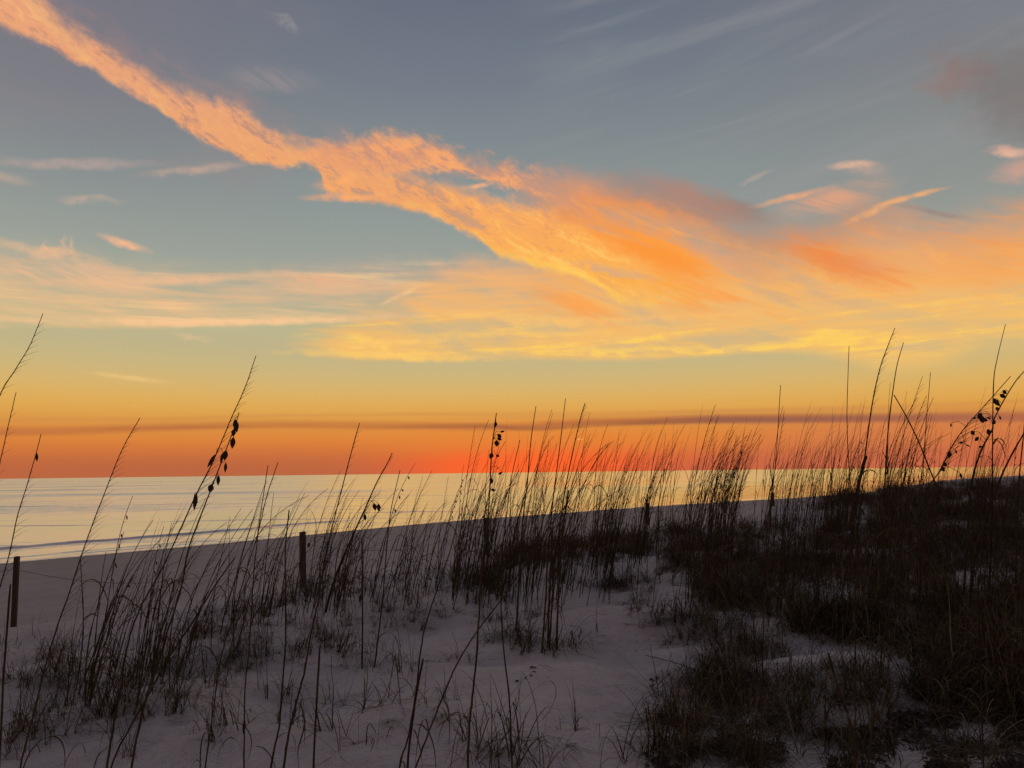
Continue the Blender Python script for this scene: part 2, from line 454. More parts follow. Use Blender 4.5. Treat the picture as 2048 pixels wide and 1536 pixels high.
_SY = np.array([-4000, -60, 0, 20, 36, 48, 64, 78, 90, 111, 200, 1000, 30000.0])
_SX = np.array([-2800, -91, -49.5, -35.7, -24.7, -15.5, -5.0, 9.2, 24, 46, 140, 980, 32000.0])
_yy = np.linspace(-100, 300, 801)
_xx = np.interp(_yy, _SY, _SX)
_k = np.hanning(41); _k /= _k.sum()
_xs = np.convolve(np.pad(_xx, 20, mode='edge'), _k, mode='valid')


def shore(X, Y):
    """metres inland from the water line (negative out at sea)"""
    X = np.asarray(X, float); Y = np.asarray(Y, float)
    xs = np.where((Y > -90) & (Y < 290), np.interp(Y, _yy, _xs), np.interp(Y, _SY, _SX))
    return (X - xs) * np.where(Y > 70, 0.76, 0.82)


_PS = [-4000, -60, -20, -6, 0, 1.5, 8, 15, 22, 26.5, 28, 29.2, 30.6, 35, 41, 46, 52, 70, 4000]
_PZ = [-8, -2.2, -0.9, -0.28, 0.01, 0.13, 0.6, 1.0, 1.36, 1.56, 1.66, 1.86, 2.05, 2.24, 2.44, 2.72, 2.9, 3.0, 3.2]
_ps = np.linspace(-62, 75, 1371)
_pz = np.interp(_ps, _PS, _PZ)
_k2 = np.hanning(23); _k2 /= _k2.sum()
_pzs = np.convolve(np.pad(_pz, 11, mode='edge'), _k2, mode='valid')

DENTS = []          # footprints: (x, y, radius, depth)


def height(X, Y):
    X = np.asarray(X, float); Y = np.asarray(Y, float)
    s = shore(X, Y)
    s2 = s + 1.2 * vnoise(X * 0.22 + 3, Y * 0.22) * sstep(s, 22, 28) + 0.7 * vnoise(X * 0.05, Y * 0.05 + 9)
    z = np.where((s2 > -61) & (s2 < 74), np.interp(s2, _ps, _pzs), np.interp(s2, _PS, _PZ))
    z = z + 0.72 * sstep(Y, 13, 38) * sstep(s, 29.5, 36)
    dune = sstep(s, 27.5, 31)
    r = np.hypot(X, Y)
    near = sstep(r, 120, 40)
    z = z + dune * near * (0.13 * vnoise(X * 0.33 + 11, Y * 0.33 + 5) + 0.13 * vnoise(X * 0.7, Y * 0.8 + 31) + 0.065 * vnoise(X * 1.5 + 0.6 * Y + 7, Y * 2.2 - 0.9 * X) + 0.018 * vnoise(X * 5.0 + 7, Y * 5.0))
    z = z + 0.03 * vnoise(X * 0.8 + 4, Y * 0.8) * sstep(s, 0.5, 3) * (1 - dune) * near
    beach = sstep(s, 2, 6) * (1 - dune)
    z = z + beach * near * (0.035 * vnoise(X * 1.4, Y * 1.4) + 0.028 * vnoise(X * 3.3 + 2, Y * 3.3))
    for (a, b, rad, dep) in DENTS:
        d2 = ((X - a) ** 2 + (Y - b) ** 2) / (rad * rad)
        z = z - dep * np.exp(-d2) + dep * 0.45 * np.exp(-(np.sqrt(d2) - 1.7) ** 2 * 3)
    return z


def hit(x, y):
    """the place on the ground seen through a photograph pixel"""
    d = ray(x, y)
    t = 1.2 * 1.006 ** np.arange(1100)
    P = CAM[None] + d[None] * t[:, None]
    below = P[:, 2] < height(P[:, 0], P[:, 1])
    if not below.any():
        return None
    i = int(np.argmax(below))
    lo, hi = (t[i - 1] if i else 0.0), t[i]
    for _ in range(14):
        m = (lo + hi) / 2
        p = CAM + d * m
        if p[2] < height(p[0], p[1]):
            hi = m
        else:
            lo = m
    return CAM + d * hi


def depth_of(P):
    return float(np.dot(np.asarray(P) - CAM, CF))


def at(x, y, D):
    """the point D metres ahead along the line of sight through a photograph pixel"""
    return CAM + D * (CF + CR * ((x - 1024.0) / FOC) + CU * ((768.0 - y) / FOC))


for fx, fy in ((352, 1446), (360, 1440), (435, 1475), (548, 1498), (592, 1496), (1250, 1318), (690, 1405), (1120, 1440), (1185, 1385), (820, 1340)):
    p = hit(fx, fy)
    DENTS.append((p[0], p[1], 0.09, 0.03))


# ------------------------------------------------------------------ mesh and material helpers
def link(o, parent=None):
    col.objects.link(o)
    if parent is not None:
        o.parent = parent
    return o


def mesh_obj(name, verts, faces, mat, parent=None, smooth=True):
    me = bpy.data.meshes.new(name)
    me.from_pydata([tuple(v) for v in verts], [], faces)
    if smooth:
        me.polygons.foreach_set('use_smooth', [True] * len(me.polygons))
    me.materials.append(mat)
    me.update()
    return link(bpy.data.objects.new(name, me), parent)


def grid_obj(name, V, nu, nv, mat, wrap=False):
    """a sheet of nu x nv points"""
    me = bpy.data.meshes.new(name)
    idx = np.arange(nu * nv).reshape(nu, nv)
    if wrap:
        idx = np.concatenate([idx, idx[:, :1]], axis=1)
    q = np.stack([idx[:-1, :-1], idx[1:, :-1], idx[1:, 1:], idx[:-1, 1:]], -1).reshape(-1, 4)
    me.vertices.add(len(V)); me.vertices.foreach_set('co', np.asarray(V, np.float32).ravel())
    me.loops.add(q.size); me.loops.foreach_set('vertex_index', q.astype(np.int32).ravel())
    me.polygons.add(len(q))
    me.polygons.foreach_set('loop_start', np.arange(0, q.size, 4, dtype=np.int32))
    me.polygons.foreach_set('use_smooth', np.ones(len(q), bool))
    me.update(calc_edges=True)
    me.validate()
    me.materials.append(mat)
    return link(bpy.data.objects.new(name, me))


def tag(o, label=None, cat=None, group=None, kind=None):
    if label:
        o['label'] = label
    if cat:
        o['category'] = cat
    if group:
        o['group'] = group
    if kind:
        o['kind'] = kind
    return o


def new_mat(name):
    m = bpy.data.materials.new(name)
    m.use_nodes = True
    t = NT(m.node_tree)
    b = m.node_tree.nodes['Principled BSDF']
    return m, t, b


def plant_mat(name, c0, c1, scale=9.0, rough=0.75, spec=0.15):
    m, t, b = new_mat(name)
    tcn = m.node_tree.nodes.new('ShaderNodeTexCoord')
    oi = m.node_tree.nodes.new('ShaderNodeObjectInfo')
    n = t.noise(tcn.outputs['Object'], scale, 3, 0.6)
    f = t.add(t.linear(n, 0.3, 0.7), t.mul(t.sub(oi.outputs['Random'], 0.5), 0.5))
    t.put(b, 'Base Color', t.mix(f, (*c0, 1.0), (*c1, 1.0)))
    t.put(b, 'Roughness', rough)
    t.put(b, 'Specular IOR Level', spec)
    return m


# sand: pale quartz sand, damp and darker beside the water
def sand_mat():
    m, t, b = new_mat('sand')
    geo = m.node_tree.nodes.new('ShaderNodeNewGeometry')
    att = m.node_tree.nodes.new('ShaderNodeAttribute')
    att.attribute_name = 'damp'
    damp = att.outputs['Fac']
    P = geo.outputs['Position']
    big = t.noise(P, 0.6, 4, 0.55)
    mid = t.noise(P, 5.0, 4, 0.6)
    grain = t.noise(P, 220.0, 2, 0.6)
    speck = t.noise(P, 60.0, 2, 0.5)
    c = t.mix(t.linear(big, 0.3, 0.7), (0.56, 0.525, 0.53, 1), (0.72, 0.675, 0.675, 1))
    c = t.mix(t.mul(t.linear(mid, 0.35, 0.7), 0.35), c, (0.47, 0.44, 0.445, 1))
    c = t.mix(t.mul(t.step(speck, 0.66, 0.74), 0.5), c, (0.2, 0.17, 0.15, 1))
    c = t.mix(t.linear(grain, 0.3, 0.75, 0.0, 0.25), c, (0.36, 0.33, 0.33, 1))
    c = t.mix(t.mul(damp, 0.75), c, (0.2, 0.17, 0.165, 1))
    t.put(b, 'Base Color', c)
    t.put(b, 'Roughness', t.linear(damp, 0, 1, 0.95, 0.62))
    t.put(b, 'Specular IOR Level', 0.2)
    mp = m.node_tree.nodes.new('ShaderNodeMapping')
    mp.inputs['Rotation'].default_value = (0, 0, math.radians(-52))
    mp.inputs['Scale'].default_value = (0.35, 1.6, 1)
    m.node_tree.links.new(P, mp.inputs[0])
    rip = t.noise(mp.outputs[0], 6.0, 3, 0.55, 0.8)
    hgt = t.add(t.add(t.mul(mid, 0.16), t.mul(rip, 0.07)), t.add(t.mul(grain, 0.005), t.mul(t.noise(P, 20.0, 4, 0.65), 0.06)))
    bp = m.node_tree.nodes.new('ShaderNodeBump')
    bp.inputs['Strength'].default_value = 0.8
    bp.inputs['Distance'].default_value = 1.0
    t.put(bp, 'Height', hgt)
    m.node_tree.links.new(bp.outputs[0], b.inputs['Normal'])
    return m


def fan(radii, az):
    R, A = np.meshgrid(radii, np.radians(az), indexing='ij')
    return R * np.sin(A), R * np.cos(A)


def ladder(*spans):
    """radii: (start, end, ratio) spans joined"""
    out = []
    for a, b, k in spans:
        n = max(1, int(math.log(b / a) / math.log(k)))
        out += list(a * (b / a) ** (np.arange(n) / n))
    out.append(spans[-1][1])
    return np.array(out)


azg = np.concatenate([np.arange(-180, -50, 4.0), np.arange(-50, 50, 0.22), np.arange(50, 180, 4.0)])
rg = ladder((0.25, 2.5, 1.06), (2.5, 18, 1.013), (18, 120, 1.012), (120, 6000, 1.08))
gx, gy = fan(rg, azg)
gz = height(gx, gy)
ground = grid_obj('sand', np.stack([gx, gy, gz], -1).reshape(-1, 3), len(rg), len(azg), sand_mat(), wrap=True)
tag(ground, 'pale rippled dune sand sloping down to the beach and the sea', None, None, 'structure')
dm = 1 - sstep(shore(gx, gy) + 1.2 * vnoise(gx * 0.3, gy * 0.3), 1.5, 5.0)
dm = np.maximum(dm, 0.34 * (1 - sstep(shore(gx, gy) + 0.8 * vnoise(gx * 0.5, gy * 0.5), 26.5, 29.5)))
ca = ground.data.attributes.new('damp', 'FLOAT', 'POINT')
ca.data.foreach_set('value', dm.astype(np.float32).ravel())


# sea: glassy, with a low swell breaking along the beach
def sea_mat():
    m, t, b = new_mat('sea_water')
    geo = m.node_tree.nodes.new('ShaderNodeNewGeometry')
    mp = m.node_tree.nodes.new('ShaderNodeMapping')
    mp.inputs['Rotation'].default_value = (0, 0, math.radians(44))
    mp.inputs['Scale'].default_value = (0.5, 1.5, 1)
    m.node_tree.links.new(geo.outputs['Position'], mp.inputs[0])
    V = mp.outputs[0]
    mp2 = m.node_tree.nodes.new('ShaderNodeMapping')
    mp2.inputs['Rotation'].default_value = (0, 0, math.radians(44))
    mp2.inputs['Scale'].default_value = (0.14, 1.5, 1)
    m.node_tree.links.new(geo.outputs['Position'], mp2.inputs[0])
    V2 = mp2.outputs[0]
    patch = t.noise(V, 0.02, 3, 0.5)
    # wavelets: their lit faces lean towards the beach, steeper in ruffled patches
    ao = m.node_tree.nodes.new('ShaderNodeAttribute')
    ao.attribute_name = 'open_water'
    opn = ao.outputs['Fac']
    amp = t.linear(patch, 0.32, 0.68, t.linear(opn, 0, 1.7, 0.08, 0.22), t.linear(opn, 0, 1.7, 0.16, 0.48))
    n1 = t.noise(V, 0.8, 3, 0.6)
    n2 = t.noise(V, 5.0, 2, 0.6)
    n3 = t.sub(t.noise(V, 2.1, 2, 0.5), 0.5)
    lines = t.step(t.noise(V2, 0.16, 4, 0.6, 0.5), 0.56, 0.68)
    slope = t.add(t.mul(t.add(t.mul(n1, 0.6), t.mul(n2, 0.4)), amp), t.muls(lines, t.linear(opn, 0, 1, 0.18, 0.06)))
    off = t.xyz(t.add(t.mul(slope, 0.74), t.mul(n3, 0.05)), t.sub(t.mul(n3, 0.05), t.mul(slope, 0.67)), 0.0)
    va = m.node_tree.nodes.new('ShaderNodeVectorMath')
    va.operation = 'ADD'
    m.node_tree.links.new(geo.outputs['Normal'], va.inputs[0])
    m.node_tree.links.new(off, va.inputs[1])
    vn = m.node_tree.nodes.new('ShaderNodeVectorMath')
    vn.operation = 'NORMALIZE'
    m.node_tree.links.new(va.outputs[0], vn.inputs[0])
    m.node_tree.links.new(vn.outputs[0], b.inputs['Normal'])
    att = m.node_tree.nodes.new('ShaderNodeAttribute')
    att.attribute_name = 'foam'
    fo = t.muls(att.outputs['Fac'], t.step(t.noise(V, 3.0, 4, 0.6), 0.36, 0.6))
    t.put(b, 'Base Color', t.mix(fo, (0.91, 0.765, 0.665, 1), (0.75, 0.75, 0.74, 1)))  # warm tint in the water colour imitates the reflection of peach clouds
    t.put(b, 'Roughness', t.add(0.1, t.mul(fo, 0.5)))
    t.put(b, 'Metallic', t.linear(fo, 0, 1, 0.75, 0.0))  # metal share added to brighten the reflected sky
    t.put(b, 'IOR', 1.33)
    return m


azs = np.concatenate([np.arange(-150, -44, 1.2), np.arange(-44, 44, 0.22), np.arange(44, 75, 1.2)])
rsea = ladder((14, 34, 1.012), (34, 150, 1.0028), (150, 400, 1.012), (400, 40000, 1.12))
sx, sy = fan(rsea, azs)
ss = shore(sx, sy)
sw = ss + 0.9 * vnoise(sx * 0.06, sy * 0.06 + 4) + 0.35 * vnoise(sx * 0.3, sy * 0.3)
along = np.degrees(np.arctan2(sx, sy))


def ridge(c, w_out, w_in):
    d = sw - c
    return np.where(d < 0, np.exp(-(d / w_out) ** 2), np.exp(-(d / w_in) ** 2))


brk = 0.55 + 0.45 * vnoise(along * 0.8, along * 0 + 3)
r1 = 0.15 * ridge(-8.6, 0.8, 0.24) * sstep(along, -10.5, -15) * (0.75 + 0.3 * brk)
r2 = 0.035 * ridge(-3.2, 0.6, 0.25) * sstep(along, -17, -26) * (0.5 + 0.6 * brk)
r3 = 0.06 * ridge(-5.2, 0.6, 0.3) * sstep(along, -12, -5) * np.clip(vnoise(along * 0.7, along * 0 + 8) * 1.8 + 0.3, 0, 1)
r4 = 0.05 * ridge(-8.2, 0.7, 0.3) * sstep(along, -6, -2) * np.clip(vnoise(along * 0.5, along * 0 + 15) * 1.8 + 0.4, 0, 1)
r5 = 0.035 * ridge(-1.8, 0.5, 0.2) * np.clip(vnoise(along * 0.9, along * 0 + 21) * 1.5 + 0.3, 0, 1)
swell = 0.008 * np.sin(sw * 0.55 + 2.0 * vnoise(sx * 0.02, sy * 0.02)) * sstep(sw, -3, -14) * sstep(sw, -160, -60)
sz = r1 + r2 + r3 + r4 + r5 + swell
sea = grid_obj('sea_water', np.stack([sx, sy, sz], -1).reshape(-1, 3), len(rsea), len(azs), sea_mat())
tag(sea, 'calm sea reflecting the sunset sky, with a low breaking wave near the beach', None, None, 'structure')
foam = np.clip(0.5 * np.exp(-((sw + 7.4) / 0.4) ** 2) * sstep(along, -10.5, -15) + 0.7 * np.exp(-((sw + 0.2) / 0.6) ** 2) + 0.5 * np.exp(-((sw + 2.6) / 0.3) ** 2), 0, 1)
fa = sea.data.attributes.new('foam', 'FLOAT', 'POINT')
fa.data.foreach_set('value', foam.astype(np.float32).ravel())


# ------------------------------------------------------------------ fence posts and rope
class MB:
    """collects tubes, blades and boxes into one mesh"""
    def __init__(self):
        self.v, self.f = [], []

    def tube(self, pts, rad, sides=5, cap=True):
        pts = [np.asarray(p, float) for p in pts]
        n = len(pts)
        b = len(self.v)
        for i, p in enumerate(pts):
            t = pts[min(i + 1, n - 1)] - pts[max(i - 1, 0)]
            t = t / (np.linalg.norm(t) + 1e-9)
            a = np.cross(t, (0.0, 1.0, 0.02))
            if np.linalg.norm(a) < 1e-3:
                a = np.cross(t, (1.0, 0.0, 0.0))
            a /= np.linalg.norm(a)
            c = np.cross(t, a)
            r = rad[i] if hasattr(rad, '__len__') else rad
            for k in range(sides):
                w = 2 * math.pi * k / sides
                self.v.append(p + r * (math.cos(w) * a + math.sin(w) * c))
        for i in range(n - 1):
            for k in range(sides):
                k2 = (k + 1) % sides
                self.f.append((b + i * sides + k, b + i * sides + k2, b + (i + 1) * sides + k2, b + (i + 1) * sides + k))
        if cap:
            self.f.append(tuple(b + k for k in range(sides))[::-1])
            self.f.append(tuple(b + (n - 1) * sides + k for k in range(sides)))

    def blade(self, pts, wid, side):
        """a leaf: a folded strip along pts; side is its flat direction"""
        b = len(self.v)
        n = len(pts)
        side = np.asarray(side, float)
        for i, p in enumerate(pts):
            p = np.asarray(p, float)
            t = np.asarray(pts[min(i + 1, n - 1)], float) - np.asarray(pts[max(i - 1, 0)], float)
            s = side - t * np.dot(side, t) / (np.dot(t, t) + 1e-12)
            s = s / (np.linalg.norm(s) + 1e-9)
            w = wid[i] if hasattr(wid, '__len__') else wid
            self.v.append(p - s * w / 2)
            self.v.append(p + s * w / 2)
        for i in range(n - 1):
            self.f.append((b + 2 * i, b + 2 * i + 1, b + 2 * i + 3, b + 2 * i + 2))

    def seed(self, p, d, L, w, thick=0.35):
        """a flat pointed spikelet hanging from p along d"""
        p = np.asarray(p, float); d = np.asarray(d, float); d = d / np.linalg.norm(d)
        a = np.cross(d, (0.0, 1.0, 0.1)); a /= np.linalg.norm(a)
        c = np.cross(d, a)
        b = len(self.v)
        prof = ((0.0, 0.08), (0.12, 0.5), (0.32, 0.95), (0.5, 1.0), (0.72, 0.72), (0.9, 0.3), (1.0, 0.03))
        for u, r in prof:
            for k in range(6):
                th = 2 * math.pi * k / 6
                wob = 1 + 0.12 * math.sin(5 * u * 6.28 + k)
                self.v.append(p + d * u * L + (a * math.cos(th) + c * math.sin(th) * thick) * r * w * 0.5 * wob)
        for i in range(len(prof) - 1):
            for k in range(6):
                k2 = (k + 1) % 6
                self.f.append((b + i * 6 + k, b + i * 6 + k2, b + (i + 1) * 6 + k2, b + (i + 1) * 6 + k))

    def build(self, name, mat, parent=None, smooth=True):
        return mesh_obj(name, self.v, self.f, mat, parent, smooth)


def wood_mat(k=1.0):
    m, t, b = new_mat('weathered_wood')
    tcn = m.node_tree.nodes.new('ShaderNodeTexCoord')
    mp = m.node_tree.nodes.new('ShaderNodeMapping')
    mp.inputs['Scale'].default_value = (30, 30, 2.2)
    m.node_tree.links.new(tcn.outputs['Object'], mp.inputs[0])
    n = t.noise(mp.outputs[0], 1.6, 5, 0.65, 0.6)
    t.put(b, 'Base Color', t.mix(t.linear(n, 0.3, 0.7), (0.022 * k, 0.015 * k, 0.011 * k, 1), (0.075 * k, 0.052 * k, 0.038 * k, 1)))
    t.put(b, 'Roughness', 0.9)
    bp = m.node_tree.nodes.new('ShaderNodeBump')
    bp.inputs['Strength'].default_value = 0.5
    bp.inputs['Distance'].default_value = 0.01
    t.put(bp, 'Height', n)
    m.node_tree.links.new(bp.outputs[0], b.inputs['Normal'])
    return m


WOOD = wood_mat()
GREYWOOD = wood_mat(1.5)
ropem, _t, _b = new_mat('rope')
_t.put(_b, 'Base Color', (0.09, 0.07, 0.062, 1.0)); _t.put(_b, 'Roughness', 0.95)


def fence_post(top_px, base_px, D, size, rz, label, mat=None):
    """a square timber post with a slightly worn, sloped top, standing in the sand"""
    B = at(*base_px, D); T = at(*top_px, D)
    up = T - B
    H = np.linalg.norm(up); up /= H
    B = B - up * 0.35
    H += 0.35
    ux = np.array([math.cos(rz), math.sin(rz), 0.0]); ux -= up * np.dot(ux, up); ux /= np.linalg.norm(ux)
    uy = np.cross(up, ux)
    m = MB()
    c = size * 0.08
    ring = [(-1, -1, 1, 0), (-1, -1, 0, 1), (-1, 1, 0, -1), (-1, 1, 1, 0), (1, 1, -1, 0), (1, 1, 0, -1), (1, -1, 0, 1), (1, -1, -1, 0)]
    hs = size / 2
    levels = [(0, 1.0), (H * 0.4, 1.0), (H * 0.8, 1.0), (H - 0.012, 0.985), (H, 0.88)]
    rnd = random.Random(int(size * 1e4) + int(top_px[0]))
    for z, k in levels:
        for sx_, sy_, ox, oy in ring:
            tilt = 0.06 * sx_ * hs if z > H * 0.9 else 0.0
            j = rnd.uniform(-0.0015, 0.0015)
            m.v.append(up * (z + tilt) + ux * ((sx_ * hs + ox * c) * k + j) + uy * ((sy_ * hs + oy * c) * k + j))
    for i in range(len(levels) - 1):
        for k in range(8):
            k2 = (k + 1) % 8
            m.f.append((i * 8 + k, i * 8 + k2, (i + 1) * 8 + k2, (i + 1) * 8 + k))
    m.f.append(tuple((len(levels) - 1) * 8 + k for k in range(8)))
    o = m.build('fence_post', mat or WOOD, None, False)
    o.location = B
    tag(o, label, 'fence post', 'wooden posts of the rope fence along the beach')
    # staple that holds the rope
    s = MB()
    q = up * (H - 0.17) - np.array([0.0, hs * 1.15, 0])
    s.tube([q + ux * 0.02 + uy * 0.0, q + ux * 0.02 - up * 0.035, q - ux * 0.02 - up * 0.035, q - ux * 0.02], 0.003, 4)
    s.build('staple', ropem, o)
    return B, up, H


posts = []


def post_depth(base_px, D0):
    return D0


P1 = fence_post((34, 1113), (27, 1252), 10.6, 0.062, 0.06, 'dark square timber post standing alone at the left edge of the beach')
P2 = fence_post((605, 1064), (606, 1176), 13.8, 0.105, 0.5, 'square timber post turned edge on, its top against the bright surf', GREYWOOD)
P3 = fence_post((972, 1036), (974, 1128), 19.6, 0.11, 0.4, 'timber post hidden in the thick stand of tall sea oats')
P4 = fence_post((1294, 1006), (1296, 1070), 26.6, 0.11, 0.3, 'short looking timber post standing in the far dark grass bank')
P5 = fence_post((1545, 985), (1547, 1030), 36.0, 0.11, 0.3, 'tiny farthest timber post breaking the line of sand and sea')


def hang(a, b, sag, label):
    m = MB()
    pts = []
    for i in range(25):
        u = i / 24
        p = a * (1 - u) + b * u
        p = p + np.array([0, 0, -sag * 4 * u * (1 - u)])
        pts.append(p)
    c = pts[0].copy()
    m.tube([p - c for p in pts], 0.0032, 6)
    o = m.build('fence_rope', ropem)
    o.location = c
    tag(o, label, 'rope', 'sagging ropes between the fence posts')


def tie(P, drop=0.17):
    B, up, H = P
    return B + up * (H - drop) - np.array([0, 0.055, 0])


hang(np.array([-11.2, 8.3, 2.2]), tie(P1), 0.1, 'thin rope running off past the left post')
hang(tie(P1), tie(P2, 0.2), 0.42, 'thin sagging rope between the left post and the post by the surf')
hang(tie(P2, 0.2), tie(P3), 0.35, 'thin rope from the edge on post into the thick sea oats')
hang(tie(P3), tie(P4), 0.3, 'thin rope behind the tall grass in the middle distance')
hang(tie(P4), tie(P5), 0.35, 'thin rope beyond the dark grass bank on the right')

ow = sstep(-sw, 6, 120) * (0.72 + 0.98 * sstep(along, -12, 18))
oa = sea.data.attributes.new('open_water', 'FLOAT', 'POINT')
oa.data.foreach_set('value', ow.astype(np.float32).ravel())

# ------------------------------------------------------------------ plants
STALK = plant_mat('dry_stalk', (0.030, 0.019, 0.012), (0.075, 0.049, 0.028), 7.0)
SEED = plant_mat('seed_husk', (0.030, 0.022, 0.016), (0.060, 0.042, 0.028), 30.0)
def grass_mat(name, stops):
    m, t, b = new_mat(name)
    at_ = m.node_tree.nodes.new('ShaderNodeAttribute')
    at_.attribute_name = 'tone'
    t.put(b, 'Base Color', t.ramp(at_.outputs['Fac'], stops))
    t.put(b, 'Roughness', 0.75)
    t.put(b, 'Specular IOR Level', 0.15)
    return m


GRASS = grass_mat('dune_grass', [(0.0, (0.028, 0.021, 0.010, 1)), (0.5, (0.07, 0.050, 0.023, 1)), (0.8, (0.125, 0.088, 0.042, 1)), (0.93, (0.20, 0.15, 0.085, 1)), (1.0, (0.32, 0.26, 0.18, 1))])
DRY = plant_mat('dry_leaf', (0.06, 0.045, 0.03), (0.15, 0.115, 0.075), 6.0)
LITTER = plant_mat('dead_leaf', (0.018, 0.013, 0.010), (0.085, 0.06, 0.042), 3.0)
rng = random.Random(11)


def smooth_path(pts, n):
    """points along a smooth curve through pts (Catmull-Rom)"""
    pts = [np.asarray(p, float) for p in pts]
    if len(pts) == 2:
        return [pts[0] * (1 - u) + pts[1] * u for u in np.linspace(0, 1, n)]
    ext = [2 * pts[0] - pts[1]] + pts + [2 * pts[-1] - pts[-2]]
    out = []
    m = len(pts) - 1
    for k in range(n):
        f = k / (n - 1) * m
        i = min(int(f), m - 1)
        u = f - i
        p0, p1, p2, p3 = ext[i], ext[i + 1], ext[i + 2], ext[i + 3]
        out.append(0.5 * (2 * p1 + (p2 - p0) * u + (2 * p0 - 5 * p1 + 4 * p2 - p3) * u * u + (3 * p1 - p0 - 3 * p2 + p3) * u ** 3))
    return out


def unit(v):
    v = np.asarray(v, float)
    return v / (np.linalg.norm(v) + 1e-12)


LEE = np.array([1.0, 0.15, 0.0])           # the wind blows from left to right


def add_panicle(m, path, r, a, b, n, L, droop=0.0, rnd=rng):
    """fine side branches on the part a..b of a stem path, blown to the lee side"""
    N = len(path)
    for k in range(n):
        u = a + (b - a) * (k + rnd.random() * 0.7) / n
        i = min(N - 2, int(u * (N - 1)))
        p = path[i] + (path[i + 1] - path[i]) * (u * (N - 1) - i)
        t = unit(path[i + 1] - path[i])
        l = L * rnd.uniform(0.45, 1.0) * (1.15 - 0.7 * (u - a) / (b - a + 1e-6))
        side = unit(LEE * rnd.uniform(0.25, 0.75) + np.array([0, rnd.uniform(-0.5, 0.5), 0]))
        d = unit(t + side * rnd.uniform(0.35, 0.75))
        q = [p]
        for j in range(1, 5):
            v = j / 4
            q.append(p + d * l * v + np.array([0, 0, -droop * l * v * v]) + side * l * 0.12 * v * v)
        m.tube(q, [r, r * 0.8, r * 0.6, r * 0.45, r * 0.2], 3, False)


def add_leaf(m, p, d, L, w, curl, rnd=rng):
    """a dry leaf that leaves the stem at p along d and curls over"""
    side = unit(np.array([rnd.uniform(-1, 1), rnd.uniform(-1, 1), 0.1]))
    q = [np.asarray(p, float)]
    dd = unit(d)
    for j in range(1, 9):
        dd = unit(dd + np.array([rnd.uniform(-0.12, 0.12), rnd.uniform(-0.12, 0.12), -curl * 0.16 * (1 + j * 0.25)]))
        q.append(q[-1] + dd * L / 8)
    wd = [w * 0.6, w, w, w * 0.95, w * 0.85, w * 0.7, w * 0.5, w * 0.3, w * 0.06]
    m.blade(q, wd, side)


# ---- the stalks one can tell apart, traced: (points from base to tip, metres ahead or None = where its base meets the sand, width at base and tip in photo pixels, dressing)
HERO = []


def oat(pts, D, w0, w1, label, feather=None, seeds=(), leaves=0, lean=0.0, dead=False):
    HERO.append((pts, D, w0, w1, label, feather, seeds, leaves, lean, dead))


oat([(-60, 1010), (-38, 900), (0, 790), (30, 740), (60, 690), (86, 627)], 2.3, 6, 1.6, 'tall feathery sea oat leaning in from the left edge, highest tip on the left', (0.35, 0.97, 18, 0.085))
oat([(-40, 1080), (-15, 985), (2, 915), (18, 845), (32, 785)], 2.5, 5, 1.6, 'feathery sea oat at the left edge under the highest one', (0.4, 0.95, 14, 0.07))
oat([(-35, 1290), (0, 1173), (19, 1107), (35, 1032), (54, 970), (74, 900), (82, 868)], 2.2, 6, 1.6, 'feathery sea oat with one small seed near its tip, before the left timber post', (0.45, 0.85, 14, 0.08), [((73, 905), (74, 924), 9)])
oat([(2, 1462), (8, 1339), (21, 1169)], 2.0, 6, 5, 'straight broken stalk with a blunt top at the left edge', None, (), 0, 0, True)
oat([(41, 1534), (62, 1450), (85, 1355), (108, 1272), (137, 1190), (170, 1090), (199, 1012), (244, 900), (280, 836)], 1.9, 8, 1.8, 'long slanting sea oat with a fine feathered tip, right of the left timber post', (0.62, 0.97, 22, 0.075), (), 1)
oat([(215, 1526), (232, 1426), (244, 1368), (250, 1314), (269, 1243), (290, 1198), (322, 1141), (358, 1065), (392, 990), (425, 925), (462, 838), (490, 775), (512, 712)], 1.75, 9, 1.8, 'tallest feathery sea oat on the left, with a few hanging seeds', (0.6, 0.98, 24, 0.08), [((432, 908), (414, 936), 11), ((446, 905), (441, 928), 9), ((393, 985), (388, 1022), 13)], 1)
oat([(263, 1534), (290, 1405), (306, 1359), (335, 1264), (364, 1169), (376, 1101), (402, 1030), (430, 958), (450, 905), (470, 852), (478, 825)], 1.7, 10, 1.8, 'dark sea oat hung with a row of pointed seeds, beside the tallest on the left', (0.55, 0.8, 8, 0.06), [((470, 838), (474, 866), 16), ((468, 858), (466, 874), 13), ((467, 874), (464, 898), 15), ((452, 900), (449, 922), 15), ((452, 925), (450, 946), 9), ((437, 950), (436, 972), 11), ((424, 968), (419, 986), 17)], 2)
oat([(223, 1534), (262, 1452), (298, 1388), (331, 1326), (385, 1244), (432, 1168), (470, 1115)], 1.75, 7, 3, 'bare stem slanting right across the foot of the dark seeded sea oat', None, (), 1)
oat([(410, 1534), (424, 1440), (435, 1355), (448, 1290), (468, 1231), (490, 1150), (515, 1070), (534, 990), (556, 925)], 2.1, 6, 1.8, 'thin sea oat with a curled dry leaf low down, left of the middle post', (0.6, 0.97, 12, 0.05), (), 2)
oat([(488, 1534), (490, 1376), (497, 1314), (503, 1220), (509, 1132), (521, 1030), (536, 930)], 2.2, 6, 1.8, 'upright thin sea oat with loops of dry leaf at its foot', (0.65, 0.97, 10, 0.05), [((490, 1440), (486, 1470), 9)], 3)
oat([(542, 1534), (558, 1455), (566, 1351), (571, 1285), (571, 1180), (571, 1095), (578, 1020)], 2.1, 7, 3, 'straight upright stalk left of the edge on post', None, (), 2)
